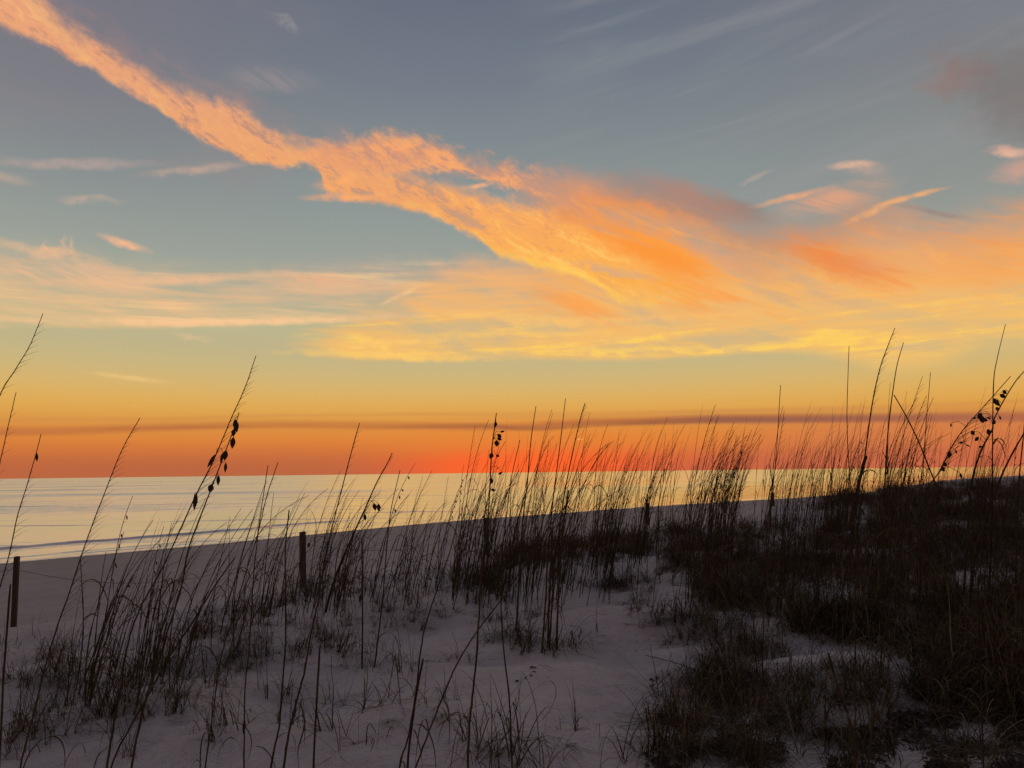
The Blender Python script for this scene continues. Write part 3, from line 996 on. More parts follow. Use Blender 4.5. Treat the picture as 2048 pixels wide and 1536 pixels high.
oat([(567, 1534), (579, 1463), (592, 1409), (608, 1347), (621, 1272), (637, 1198), (650, 1115), (675, 1012), (704, 900), (719, 846)], 1.9, 10, 1.8, 'thick sea oat passing in front of the edge on post', (0.66, 0.97, 16, 0.05), [((619, 1085), (616, 1096), 8)], 2)
oat([(627, 1534), (633, 1410), (640, 1289)], 2.0, 6, 5, 'short straight broken stalk standing in the open sand', None, (), 0, 0, True)
oat([(650, 1225), (662, 1180), (679, 1132), (708, 1065), (729, 1020), (753, 966), (775, 926), (784, 906)], None, 7, 1.6, 'feathery sea oat with a pair of seeds on its lee side', (0.45, 0.97, 18, 0.16), [((748, 1006), (751, 1022), 12), ((757, 1007), (758, 1024), 11), ((729, 1028), (731, 1042), 9)], 1)
oat([(724, 1337), (725, 1260), (725, 1170), (724, 1076)], None, 5, 3, 'straight needle thin stalk rising from the open sand', None, [((722, 1188), (719, 1206), 9)], 1)
oat([(748, 1335), (757, 1270), (766, 1190), (773, 1100), (782, 1020), (800, 940)], None, 5, 1.6, 'thin stalk beside the needle thin one in the open sand', None, (), 2)
oat([(799, 1534), (815, 1480), (832, 1384), (840, 1314), (848, 1262), (865, 1206), (884, 1150), (905, 1085), (918, 1030)], 2.2, 7, 2, 'dark bent stalk with an old leaf clasping it, left of the bottom tuft', None, (), 3)
oat([(832, 1534), (861, 1455), (886, 1392), (915, 1326), (956, 1260), (1010, 1190), (1050, 1128), (1100, 1052), (1140, 1000)], 2.0, 7, 2, 'long stalk slanting far to the right over the pale sand', None, (), 3)
oat([(815, 1534), (824, 1450), (834, 1380), (846, 1318)], 2.15, 7, 5, 'blunt broken stem crossing the dark bent stalk', None, (), 2, 0, True)
oat([(936, 1534), (940, 1438), (946, 1384), (956, 1272), (962, 1157), (970, 1080), (977, 1024), (983, 908), (988, 862), (993, 826)], 2.1, 9, 2, 'tall dark sea oat dead centre hung with flag like seeds against the red glow', (0.7, 0.93, 8, 0.05), [((992, 843), (990, 856), 9), ((1000, 864), (1010, 862), 6), ((995, 868), (1003, 876), 11), ((994, 876), (1004, 880), 9), ((993, 880), (994, 894), 13), ((985, 906), (980, 918), 13), ((992, 910), (999, 913), 8), ((1004, 945), (996, 949), 7), ((983, 956), (984, 968), 9), ((982, 979), (991, 981), 8)], 1)
oat([(1022, 1475), (1018, 1393), (1006, 1289), (1002, 1190), (1003, 1120), (1012, 1040), (1022, 960), (1040, 880)], 3.2, 6, 1.6, 'thin sea oat rising behind the big bottom tuft', None, (), 2)
oat([(1083, 1305), (1090, 1220), (1096, 1110), (1106, 1000), (1120, 890), (1131, 797)], None, 6, 1.5, 'very tall thin stalk from the shaggy clump on the open sand', None, (), 3)
oat([(1098, 1300), (1104, 1210), (1112, 1110), (1126, 1005), (1140, 930), (1160, 840), (1170, 806)], None, 5.5, 1.6, 'tall stalk with a bent over tip beside the very tall one', (0.75, 0.97, 8, 0.12), (), 2)
oat([(1112, 1298), (1116, 1215), (1120, 1120), (1128, 1040), (1137, 980)], None, 5.5, 4, 'stout shorter stalk in the shaggy clump', None, (), 3)
oat([(1095, 1295), (1098, 1215), (1102, 1130), (1104, 1055)], None, 5.5, 5, 'broken dark stem at the back of the shaggy clump', None, (), 2, 0, True)
oat([(1032, 1262), (1038, 1160), (1045, 1050), (1055, 960), (1062, 880), (1072, 812)], None, 6, 1.5, 'slim tall stalk left of the shaggy clump, tip by the dark cloud line', None, (), 2)
oat([(1522, 1534), (1524, 1397), (1528, 1231), (1534, 1132), (1543, 1010), (1553, 900), (1561, 770)], 2.6, 5, 1.5, 'long straight stalk before the dark right hand slope', None, (), 1)
oat([(1710, 1513), (1711, 1350), (1710, 1215), (1714, 1107), (1700, 960), (1694, 839), (1698, 692)], 3.4, 6, 1.5, 'very straight bare stalk reaching high over the right horizon', None, (), 1)
oat([(1737, 1534), (1743, 1463), (1756, 1364), (1768, 1273), (1789, 1182), (1814, 1074), (1855, 979), (1880, 941), (1902, 896), (1929, 856), (1963, 818), (2021, 753)], 2.2, 8, 1.8, 'thick leaning sea oat with a spreading seed head on the right', (0.72, 0.97, 14, 0.14), [((1900, 903), (1898, 917), 14), ((1887, 925), (1894, 933), 11), ((1882, 934), (1890, 943), 12), ((1912, 900), (1913, 908), 6), ((1917, 886), (1928, 884), 6), ((1930, 889), (1941, 893), 4), ((1944, 837), (1954, 835), 6), ((1920, 946), (1924, 958), 8), ((1902, 846), (1902, 855), 5)], 3)
oat([(1925, 1210), (1936, 1060), (1943, 968), (1960, 907), (1977, 873), (1985, 858), (1987, 842), (1997, 820), (2015, 788), (2033, 760), (2049, 742)], None, 7, 2, 'crooked sea oat heavy with broad dark seeds near the right edge', (0.86, 0.98, 3, 0.06), [((2005, 781), (2014, 788), 11), ((1999, 789), (2013, 795), 12), ((1986, 797), (2001, 813), 14), ((1992, 814), (1998, 822), 10), ((1956, 828), (1964, 836), 18), ((1961, 830), (1967, 847), 16), ((1966, 838), (1976, 842), 10), ((1974, 835), (1983, 838), 5), ((1985, 842), (1991, 848), 14), ((1973, 866), (1983, 862), 18), ((1943, 862), (1949, 870), 13), ((1951, 875), (1957, 881), 15), ((1957, 894), (1965, 893), 6), ((1999, 832), (2002, 840), 6)], 3)
oat([(1940, 1190), (1950, 1115), (1971, 1045), (1998, 965), (2021, 914), (2048, 866), (2075, 818)], None, 9, 3, 'thick bare stem slanting out past the right edge', None, (), 2)
oat([(1978, 1180), (1984, 1040), (1985, 900), (1987, 770), (1994, 719), (2011, 648)], None, 5, 1.4, 'thin upright stalk with the highest tip on the right', None, (), 1)
oat([(1700, 1130), (1712, 1010), (1728, 924), (1735, 873), (1745, 804), (1759, 740), (1773, 699), (1790, 656)], None, 6, 1.5, 'tall feathered sea oat with long combed branches, right of the dark post stub', (0.55, 0.97, 13, 0.32), (), 2)
oat([(1752, 1110), (1768, 990), (1774, 890), (1781, 818), (1793, 736), (1807, 685)], None, 6, 1.5, 'tall bare stalk just right of the combed feathered one', None, (), 2)
oat([(1697, 1060), (1714, 985), (1726, 932), (1733, 912)], None, 9, 8, 'stalk ending in a thick folded brown leaf', None, (), 1, 0, True)
oat([(1880, 985), (1862, 945), (1838, 885), (1812, 832), (1788, 790)], None, 5, 2.5, 'stalk fallen across to the left against the others', None, (), 0)
oat([(1867, 1530), (1855, 1356), (1855, 1223), (1848, 1100), (1845, 1000), (1850, 880), (1861, 745)], 3.0, 5, 1.4, 'thin stalk bowed slightly left on the dark slope', None, (), 1)
oat([(1967, 1534), (1963, 1400), (1959, 1273), (1956, 1150)], 2.8, 6, 3.5, 'short broken stalk in the bottom right corner', None, (), 1, 0, True)
oat([(1698, 1438), (1673, 1364), (1656, 1306)], 3.6, 9, 5, 'pale dead stalk tilted left among the litter', None, (), 3, 0, True)
oat([(2030, 1200), (2034, 1060), (2038, 960), (2047, 870), (2052, 800)], None, 6, 2, 'stalk hugging the right edge', None, (), 2)

GH = 'sea oat stalks that can be told apart'


def grow_down(P):
    """carry a stalk whose foot is below the frame down to the sand"""
    P = [np.asarray(p, float) for p in P]
    d = unit(P[0] - P[1])
    d = unit(np.array([d[0] * 0.5, d[1] * 0.5, min(d[2], -0.8)]))
    p = P[0].copy()
    ext = []
    for _ in range(200):
        if p[2] < float(height(p[0], p[1])) - 0.05:
            break
        p = p + d * 0.05
        ext.append(p.copy())
    return (ext[::-6] if ext else []) + P


for (pts, D, w0, w1, label, feather, seeds, leaves, lean, dead) in HERO:
    own = D is None
    if own:
        D = depth_of(hit(*pts[0]))
    P = [at(x, y, D + 0.04 * math.sin(k * 1.3)) for k, (x, y) in enumerate(pts)]
    if not own:
        n0 = len(P)
        P = grow_down(P)
    else:
        P[0] = P[0] - np.array([0, 0, 0.04])
    path = smooth_path(P, max(26, 5 * len(P)))
    px = D / FOC
    r0, r1 = w0 * px / 2 * 0.72, w1 * px / 2 * 0.85
    o0 = path[0].copy()
    path = [p - o0 for p in path]
    n = len(path)
    rad = []
    for i in range(n):
        u = i / (n - 1)
        k = r0 + (r1 - r0) * u ** 0.8
        path[i] = path[i] + np.array([0.0022, 0, 0]) * (rng.random() - 0.5) * (1 if u < 0.6 else 0.3)
        if i % 7 == 3 and u < 0.8:
            k *= 1.18                                   # a joint
        rad.append(k)
    if dead:
        rad[-1] *= 0.7
    m = MB()
    m.tube(path, rad, 6)
    st = m.build('sea_oat', STALK)
    st.location = o0
    tag(st, label, 'sea oat', GH)
    if feather:
        a, b, cnt, L = feather
        fm = MB()
        add_panicle(fm, path, max(r1 * 0.7, 0.0006), a, b, int(cnt * 1.5), L, 0.15)
        fm.build('sprays', STALK, st)
    for (s0, s1, w) in seeds:
        q0 = at(*s0, D) - o0; q1 = at(*s1, D) - o0
        L = np.linalg.norm(q1 - q0)
        sm = MB()
        sm.seed(q0, q1 - q0, L * 0.98, w * px * 0.74)
        near = min(path, key=lambda p: np.linalg.norm(p - q0))
        if np.linalg.norm(near - q0) > r1:
            sm.tube([near, (near + q0) / 2 + np.array([0, 0, 0.25 * np.linalg.norm(near - q0)]), q0], 0.0007 * max(1, D / 2), 3, False)
        sm.build('spikelet', SEED, st, False)
    for k in range(leaves):
        u = rng.uniform(0.12, 0.5)
        i = int(u * (n - 1))
        lm = MB()
        t = unit(path[i + 1] - path[i])
        add_leaf(lm, path[i], unit(t + np.array([rng.uniform(-0.5, 0.7), rng.uniform(-0.4, 0.4), 0])), rng.uniform(0.12, 0.3) * (0.6 + D * 0.12), max(0.004, 3.2 * px), rng.uniform(1.0, 2.8))
        lm.build('leaf', DRY, st)

# ---- grass tufts: a few shapes, then copies
TUFT = {}


def tuft_mesh(kind, seed):
    r = random.Random(seed)
    m = MB()
    tone = []
    #        blades, shortest, longest, spread, curl, foot radius, width, flattened share, lee bias
    spec = {'upright': (26, 0.22, 0.62, 0.45, 1.5, 0.17, 1.5, 0.12, 0.4), 'curly': (34, 0.3, 0.85, 0.8, 3.6, 0.17, 1.35, 0.22, 0.45),
            'sparse': (9, 0.2, 0.8, 0.6, 3.2, 0.14, 1.3, 0.25, 0.35), 'thick': (56, 0.25, 0.75, 0.6, 2.3, 0.34, 1.6, 0.15, 0.4),
            'short': (13, 0.08, 0.38, 0.8, 2.4, 0.17, 1.4, 0.3, 0.45), 'mass': (44, 0.28, 0.85, 0.65, 2.6, 0.38, 2.2, 0.12, 0.5)}[kind]
    n, l0, l1, spread, curl, rb, wf, flat, lee = spec
    feet = [(rb * math.sqrt(r.random()), r.uniform(0, 6.283)) for _ in range(max(3, n // 9))]
    for _ in range(n):
        L = r.uniform(l0, l1)
        a = r.uniform(0, 2 * math.pi)
        out = np.array([math.cos(a), math.sin(a), 0.0])
        rr, b = r.choice(feet)
        p = np.array([rr * math.cos(b) + r.gauss(0, 0.012), rr * math.sin(b) * 0.7 + r.gauss(0, 0.012), -0.02])
        lying = r.random() < flat
        d = unit(np.array([0, 0, 0.25 if lying else 1.0]) + out * (r.uniform(0.5, 1.0) if lying else r.uniform(0.03, spread)) + LEE * r.uniform(0, lee))
        seg = 9
        g = curl * r.uniform(0.1, 1.6)
        brk = r.randint(3, 7) if r.random() < 0.16 else -1
        q = [p]
        for j in range(seg):
            d = unit(d + np.array([0, 0, -0.1 * g * (0.4 + j * 0.28)]) * (0.35 + np.hypot(d[0], d[1])) + out * 0.05 * g + np.array([r.uniform(-.07, .07), r.uniform(-.07, .07), 0]))
            if j == brk:
                d = unit(d + np.array([r.uniform(-0.6, 0.9), r.uniform(-0.6, 0.6), -1.0]))
            q.append(q[-1] + d * L / seg)
            if q[-1][2] < 0.008:
                q[-1][2] = 0.008
                d = unit(np.array([d[0], d[1], 0.05]))
        w = r.uniform(0.0028, 0.0056) * wf
        wd = [w * k for k in (0.8, 1, 1, 0.97, 0.9, 0.8, 0.66, 0.48, 0.28, 0.05)]
        m.blade(q, wd, np.array([-math.sin(a), math.cos(a), 0.25 * r.uniform(-1, 1)]))
        tv = r.random() ** 1.3 if not lying else 0.5 + 0.5 * r.random()
        tone += [tv] * (len(m.v) - len(tone))
    me = bpy.data.meshes.new('grass_tuft')
    me.from_pydata([tuple(v) for v in m.v], [], m.f)
    me.polygons.foreach_set('use_smooth', [True] * len(me.polygons))
    me.materials.append(GRASS)
    ta = me.attributes.new('tone', 'FLOAT', 'POINT')
    ta.data.foreach_set('value', np.array(tone, np.float32))
    return me, np.array(m.v), np.array(m.f), np.array(tone)


for kind, cnt in (('upright', 4), ('curly', 4), ('sparse', 4), ('thick', 4), ('short', 4), ('mass', 5)):
    TUFT[kind] = [tuft_mesh(kind, 100 + 7 * i + len(kind) * 31) for i in range(cnt)]

n_tuft = 0


def put_tuft(x, y, kind, scale, label, group):
    """a tuft standing where the photograph shows one"""
    global n_tuft
    p = hit(x, y)
    if p is None:
        return
    me = rng.choice(TUFT[kind])[0]
    o = bpy.data.objects.new('grass_tuft', me)
    o.location = (p[0], p[1], float(height(p[0], p[1])) - 0.01)
    o.rotation_euler = (0, 0, rng.uniform(-0.9, 0.9))
    s = scale * rng.uniform(0.85, 1.15)
    o.scale = (s, s, s * rng.uniform(0.85, 1.15))
    link(o)
    tag(o, label, 'grass tuft', group)
    n_tuft += 1


for (x, y, kind, sc, label) in (
    (985, 1525, 'curly', 1.0, 'large shaggy tuft cut by the bottom edge near the middle'),
    (1040, 1532, 'thick', 0.8, 'dense tuft beside the large shaggy one at the bottom edge'),
    (920, 1318, 'curly', 0.9, 'low curled tuft on the open sand left of the centre stalks'),
    (1125, 1292, 'curly', 1.1, 'shaggy drooping clump at the foot of the very tall stalks'),
    (1092, 1298, 'upright', 0.9, 'upright stubble in the middle of the shaggy clump'),
    (1150, 1288, 'curly', 0.9, 'drooping tuft on the right flank of the shaggy clump'),
    (1080, 1304, 'thick', 0.6, 'dense stubble on the left flank of the shaggy clump'),
    (1000, 1282, 'curly', 1.0, 'wide curled tuft left of the shaggy clump'),
    (1208, 1268, 'sparse', 1.0, 'small lone tuft bending right on the bare sand'),
    (1305, 1248, 'short', 1.1, 'little dark tuft at the edge of the bare sand patch'),
    (1218, 1208, 'sparse', 1.0, 'thin upright tuft behind the lone bending one'),
    (760, 1412, 'curly', 0.75, 'small tuft with curled blades on the smooth foreground sand'),
    (800, 1405, 'sparse', 1.1, 'wispy tuft with long arcs right of the curled one'),
    (765, 1486, 'sparse', 0.8, 'few short blades near the bottom on smooth sand'),
    (650, 1424, 'sparse', 0.9, 'wispy tuft beside the short broken stalk'),
    (425, 1418, 'curly', 0.6, 'small ball of curled blades under the thin sea oat'),
    (520, 1375, 'sparse', 0.9, 'thin tuft around the foot of the upright sea oat'),
    (730, 1335, 'sparse', 0.7, 'two or three blades round the needle thin stalk'),
    (592, 1186, 'upright', 0.8, 'tuft hiding the foot of the edge on post'),
    (618, 1184, 'thick', 0.6, 'tuft just right of the foot of the edge on post'),
    (20, 1478, 'upright', 0.8, 'tuft in the lower left corner'),
    (55, 1470, 'upright', 0.75, 'second tuft in the lower left corner'),
    (1380, 1520, 'thick', 0.9, 'dense dark tuft at the bottom edge of the litter'),
    (1440, 1490, 'curly', 0.9, 'shaggy tuft in the litter near the bottom'),
    (1425, 1352, 'upright', 0.9, 'fan shaped tuft at the border of the bare sand'),
    (1700, 1500, 'upright', 0.9, 'upright tuft in the litter by the pale dead stalk'),
    (2000, 1520, 'curly', 0.8, 'tangled tuft in the bottom right corner'),
    (1840, 1500, 'sparse', 1.0, 'thin tuft on the grey sand in the lower right'),
):
    put_tuft(x, y, kind, sc, label, 'grass tufts that can be told apart')

# zones: (x range, line of feet y(x), spread, count, kinds, size, label, group)
ZONES = (
    ((90, 470), [(90, 1330), (250, 1385), (380, 1372), (470, 1330)], 46, 36, ('upright', 'curly', 'upright', 'short'), 0.85, 'dark grass tuft in the thicket around the left stalks', 'tufts of the left thicket'),
    ((60, 330), [(60, 1390), (330, 1440)], 26, 12, ('short', 'upright', 'sparse'), 0.7, 'low grass tuft along the front of the left thicket', 'tufts along the front of the left thicket'),
    ((0, 150), [(0, 1290), (150, 1300)], 30, 10, ('short', 'upright', 'sparse'), 0.7, 'low grass tuft near the foot of the left post', 'tufts by the left post'),
    ((390, 560), [(390, 1260), (560, 1215)], 40, 22, ('upright', 'curly', 'upright', 'short'), 0.9, 'grass tuft in the dense clump left of the edge on post', 'tufts left of the edge on post'),
    ((480, 740), [(480, 1235), (600, 1190), (740, 1160)], 14, 26, ('upright', 'short', 'thick'), 0.8, 'grass tuft along the dune edge at the edge on post', 'tufts along the dune edge by the post'),
    ((560, 800), [(560, 1290), (800, 1230)], 24, 12, ('short', 'sparse', 'upright'), 0.8, 'scattered tuft behind the open sand in the middle left', 'scattered tufts in the middle left'),
    ((720, 920), [(720, 1165), (920, 1130)], 22, 20, ('upright', 'short', 'short'), 0.8, 'low tuft on the dune edge between post and tall stand', 'tufts on the dune edge before the tall stand'),
    ((780, 1060), [(780, 1260), (900, 1230), (1060, 1230)], 26, 16, ('short', 'sparse', 'curly'), 0.8, 'curled tuft on the sand before the tall stand', 'curled tufts before the tall stand'),
    ((930, 1040), [(930, 1300), (1040, 1275)], 18, 7, ('curly', 'upright', 'curly'), 0.8, 'tuft among the central stalks on the sand', 'tufts among the central stalks'),
    ((910, 1010), [(910, 1180), (1010, 1165)], 24, 20, ('thick', 'thick', 'upright'), 1.0, 'dense grass tuft at the foot of the tall stand', 'tufts at the foot of the tall stand'),
    ((1000, 1500), [(1000, 1130), (1250, 1108), (1500, 1080)], 16, 46, ('thick', 'upright', 'thick'), 1.0, 'dark grass tuft on the bank behind the bare sand', 'tufts on the dark bank'),
    ((1080, 1330), [(1080, 1170), (1330, 1140)], 22, 14, ('short', 'sparse', 'upright'), 0.8, 'small tuft at the back of the bare sand patch', 'small tufts behind the bare sand'),
    ((1260, 1560), [(1260, 1250), (1400, 1225), (1560, 1250)], 28, 26, ('upright', 'curly', 'short', 'sparse'), 0.85, 'grass tuft where the bare sand meets the dark slope', 'tufts along the dark slope'),
    ((1300, 1620), [(1300, 1400), (1450, 1360), (1620, 1390)], 34, 26, ('curly', 'upright', 'sparse', 'curly'), 0.85, 'straggling tuft on the lower slope above the litter', 'straggling tufts on the lower slope'),
    ((1290, 1760), [(1290, 1500), (1760, 1480)], 34, 22, ('curly', 'short', 'upright', 'sparse'), 0.75, 'straggling tuft standing in the dead leaf litter', 'tufts in the litter'),
    ((1700, 2040), [(1700, 1400), (2040, 1420)], 40, 18, ('sparse', 'upright', 'curly'), 0.8, 'tuft at the lower edge of the dark grass on the right', 'tufts below the dark grass'),
)
for (x0, x1), line, spr, cnt, kinds, size, label, group in ZONES:
    lx = [p[0] for p in line]; ly = [p[1] for p in line]
    for _ in range(int(cnt * 0.8)):
        x = rng.uniform(x0, x1)
        y = np.interp(x, lx, ly) + rng.gauss(0, spr * 0.6)
        put_tuft(x, y, rng.choice(kinds), size, label, group)

# ---- the many thin stalks: a few shapes, then copies with their parts
PROTO = []


def make_proto(seed, kind):
    r = random.Random(seed)
    H = 1.0
    lean = r.uniform(0.08, 0.26)
    bow = r.uniform(0.05, 0.22)
    P = []
    kx, ky = r.uniform(-0.03, 0.03), r.uniform(-0.04, 0.04)
    for i in range(22):
        u = i / 21
        P.append(np.array([lean * u + bow * u ** 3 * (2.2 if kind == 'arched' else 1.0) + kx * math.sin(u * 5), ky * math.sin(u * 4), H * u - (0.10 * u ** 4 if kind == 'arched' else 0)]))
    m = MB()
    rad = [0.0036 * (1 - 0.62 * (i / 21)) + (0.0014 if i in (4, 9, 14) else 0) for i in range(22)]
    if kind == 'snapped':
        P = P[:12]; rad = rad[:12]
        P += [P[-1] + np.array([0.03, 0, 0.015]), P[-1] + np.array([0.07, 0.01, -0.02]), P[-1] + np.array([0.09, 0.01, -0.08])]
        rad += [0.003, 0.0026, 0.0015]
    m.tube(P, rad, 5)
    st = m.build('sea_oat', STALK)
    if kind in ('feather', 'arched'):
        f = MB(); add_panicle(f, P, 0.0012, 0.6, 0.97, 12, 0.13, 0.1, r); f.build('sprays', STALK, st)
    if kind == 'seeded':
        f = MB(); add_panicle(f, P, 0.0012, 0.62, 0.95, 6, 0.08, 0.4, r); f.build('sprays', STALK, st)
        for k in range(r.randint(4, 7)):
            i = r.randint(13, 20)
            sd = MB(); sd.seed(P[i] + np.array([0.008, 0, 0]), np.array([r.uniform(0, 0.6), r.uniform(-.3, .3), -1]), r.uniform(0.018, 0.03), r.uniform(0.010, 0.016)); sd.build('spikelet', SEED, st, False)
    for k in range(r.randint(2, 4)):
        i = r.randint(2, 12) if kind != 'snapped' else r.randint(2, 9)
        lf = MB(); t = unit(P[i + 1] - P[i])
        add_leaf(lf, P[i], unit(t + np.array([r.uniform(-0.4, 0.5), r.uniform(-0.4, 0.4), 0])), r.uniform(0.12, 0.34), 0.0065, r.uniform(0.6, 2.6), r)
        lf.build('leaf', DRY, st)
    return st


for k, kind in enumerate(('bare', 'feather', 'arched', 'bare', 'seeded', 'feather', 'snapped', 'bare', 'arched', 'snapped', 'bare', 'feather')):
    PROTO.append((make_proto(500 + k, kind), kind))
used = set()


def place_stalk(x, y, ytop, label, group, kinds=None, turn=0.45):
    p = hit(x, y)
    if p is None:
        return
    D = depth_of(p)
    H = (y - ytop) * D / FOC
    H = min(2.6, max(0.35, H))
    cand = [k for k in range(len(PROTO)) if kinds is None or PROTO[k][1] in kinds]
    k = rng.choice(cand)
    proto = PROTO[k][0]
    if k in used:
        o = proto.copy(); col.objects.link(o)
        for ch in proto.children:
            c = ch.copy(); col.objects.link(c); c.parent = o
    else:
        o = proto; used.add(k)
    o.location = (p[0], p[1], p[2] - 0.03)
    o.rotation_euler = (0, rng.uniform(-0.10, 0.06), rng.gauss(0, turn))
    th = (1.1 + D * 0.055) * rng.uniform(0.8, 1.25)
    o.scale = (H * 0.5 + th * 0.5, H * 0.5 + th * 0.5, H) if H < 1.2 else (th * 1.0, th * 1.0, H)
    tag(o, label, 'sea oat', group)


SZ = (
    # x range, feet line, spread, count, tops (low, high) in y, label, group
    ((130, 300), [(130, 1390), (300, 1400)], 26, 18, (985, 1180), 'thin sea oat stalk in the thicket right of the left post', 'stalks of the left thicket'),
    ((300, 480), [(300, 1370), (480, 1290)], 30, 20, (940, 1160), 'thin sea oat stalk behind the tall seeded pair on the left', 'stalks behind the seeded pair'),
    ((440, 640), [(440, 1255), (640, 1195)], 22, 24, (930, 1100), 'thin sea oat stalk in the clump around the edge on post', 'stalks around the edge on post'),
    ((640, 900), [(640, 1215), (900, 1165)], 22, 34, (915, 1080), 'slender stalk on the dune edge between the post and the tall stand', 'stalks between post and tall stand'),
    ((905, 1020), [(905, 1190), (1020, 1170)], 26, 30, (835, 990), 'stalk in the thick tall stand below the red glow', 'stalks of the thick tall stand'),
    ((1020, 1240), [(1020, 1190), (1240, 1150)], 40, 32, (800, 980), 'slender stalk right of the tall stand, against the red glow', 'stalks right of the tall stand'),
    ((1240, 1560), [(1240, 1120), (1560, 1085)], 30, 38, (775, 940), 'slender stalk on the dark bank against the bright sea', 'stalks on the dark bank'),
    ((1260, 1560), [(1260, 1165), (1560, 1190)], 40, 20, (760, 920), 'tall stalk on the dark slope reaching over the horizon', 'tall stalks on the dark slope'),
    ((1560, 2040), [(1560, 1190), (2040, 1200)], 50, 26, (660, 900), 'tall thin stalk near the right edge, high against the yellow sky', 'tall stalks near the right edge'),
    ((1560, 2046), [(1560, 1075), (2046, 1030)], 34, 22, (800, 930), 'slender stalk on the right hand crest against the sunset', 'stalks on the right crest'),
)
for (x0, x1), line, spr, cnt, (t0, t1), label, group in SZ:
    lx = [p[0] for p in line]; ly = [p[1] for p in line]
    hubs = [rng.uniform(x0, x1) for _ in range(max(3, cnt // 4))]
    for _ in range(cnt):
        x = min(x1, max(x0, rng.choice(hubs) + rng.gauss(0, 13)))
        y = np.interp(x, lx, ly) + rng.gauss(0, spr * 0.6)
        place_stalk(x, y, t0 + (t1 - t0) * rng.random() ** 0.8, label, group)
for k, (o, kd) in enumerate(PROTO):
    if k not in used:
        for ch in list(o.children):
            bpy.data.objects.remove(ch)
        bpy.data.objects.remove(o)


# ---- masses nobody could count
def stuff_obj(name, V, F, mat, label):
    me = bpy.data.meshes.new(name)
    V = np.asarray(V, np.float32); F = np.asarray(F, np.int32)
    me.vertices.add(len(V)); me.vertices.foreach_set('co', V.ravel())
    me.loops.add(F.size); me.loops.foreach_set('vertex_index', F.ravel())
    me.polygons.add(len(F)); me.polygons.foreach_set('loop_start', np.arange(0, F.size, 4, dtype=np.int32))
    me.polygons.foreach_set('use_smooth', np.ones(len(F), bool))
    me.update(calc_edges=True)
    me.materials.append(mat)
    o = link(bpy.data.objects.new(name, me))
    o['label'] = label
    o['kind'] = 'stuff'
    return o


def scatter(points, kinds, size):
    Vs, Fs, Ts, n = [], [], [], 0
    for (p, k) in points:
        _me, V, F, T = rng.choice(TUFT[rng.choice(kinds)])
        Ts.append(np.clip(T + rng.uniform(-0.18, 0.12), 0, 1))
        s = size * k * rng.uniform(0.75, 1.25)
        a = rng.uniform(-math.pi, math.pi)
        c, q = math.cos(a) * s, math.sin(a) * s
        W_ = np.empty_like(V)
        W_[:, 0] = V[:, 0] * c - V[:, 1] * q + p[0]
        W_[:, 1] = V[:, 0] * q + V[:, 1] * c + p[1]
        W_[:, 2] = V[:, 2] * s * rng.uniform(0.8, 1.2) + p[2] - 0.01
        Vs.append(W_); Fs.append(F + n); n += len(V)
    return np.concatenate(Vs), np.concatenate(Fs), np.concatenate(Ts)


def region_points(poly, n, keep=lambda x, y: 1.0):
    """ground points seen inside a photograph region, spread evenly over the picture"""
    xs = [p[0] for p in poly]; ys = [p[1] for p in poly]
    out = []
    tries = 0
    while len(out) < n and tries < n * 40:
        tries += 1
        x, y = rng.uniform(min(xs), max(xs)), rng.uniform(min(ys), max(ys))
        ins = False
        for i in range(len(poly)):
            (xa, ya), (xb, yb) = poly[i], poly[i - 1]
            if (ya > y) != (yb > y) and x < (xb - xa) * (y - ya) / (yb - ya) + xa:
                ins = not ins
        if not ins or rng.random() > keep(x, y):
            continue
        p = hit(x, y)
        if p is not None:
            out.append(p)
    return out


def patchy(sx_, sy_, bias, seed=0.0, gain=1.6):
    return lambda x, y: float(np.clip(bias + gain * (0.6 * vnoise(x / sx_ + seed, y / sy_ + seed) + 0.4 * vnoise(x / sx_ * 2.7 + 5, y / sy_ * 2.7 + seed)), 0, 1))


mass = []
# the crest and the slope on the right
mass += region_points([(1480, 1060), (1650, 1025), (1850, 1000), (2090, 968), (2500, 945), (2500, 1150), (1480, 1150)], 1100, patchy(150, 40, 0.85))
mass += region_points([(1600, 1010), (1850, 985), (2090, 962), (2500, 940), (2500, 1075), (1700, 1100)], 820, patchy(90, 25, 0.95))
mass += region_points([(1660, 982), (2090, 952), (2500, 930), (2500, 985), (2090, 995), (1660, 1012)], 620)
mass += region_points([(1330, 1110), (1560, 1110), (1850, 1140), (2500, 1140), (2500, 1400), (1960, 1345), (1850, 1310), (1780, 1330), (1740, 1290), (1600, 1255), (1400, 1200)], 1350, patchy(130, 60, 0.8, 3.0))
mass += region_points([(1780, 1280), (2090, 1280), (2090, 1440), (1930, 1420), (1850, 1370)], 90, patchy(110, 50, 0.5, 7.0))
# the dark bank that runs left from it, behind the bare sand
mass += region_points([(990, 1100), (1250, 1066), (1520, 1040), (1520, 1098), (1250, 1112), (990, 1136)], 250, patchy(160, 30, 0.75, 9.0))
V, F, T = scatter([(p, 0.9 if p[1] < 20 else 1.2) for p in mass], ('mass', 'mass', 'thick', 'upright'), 0.85)
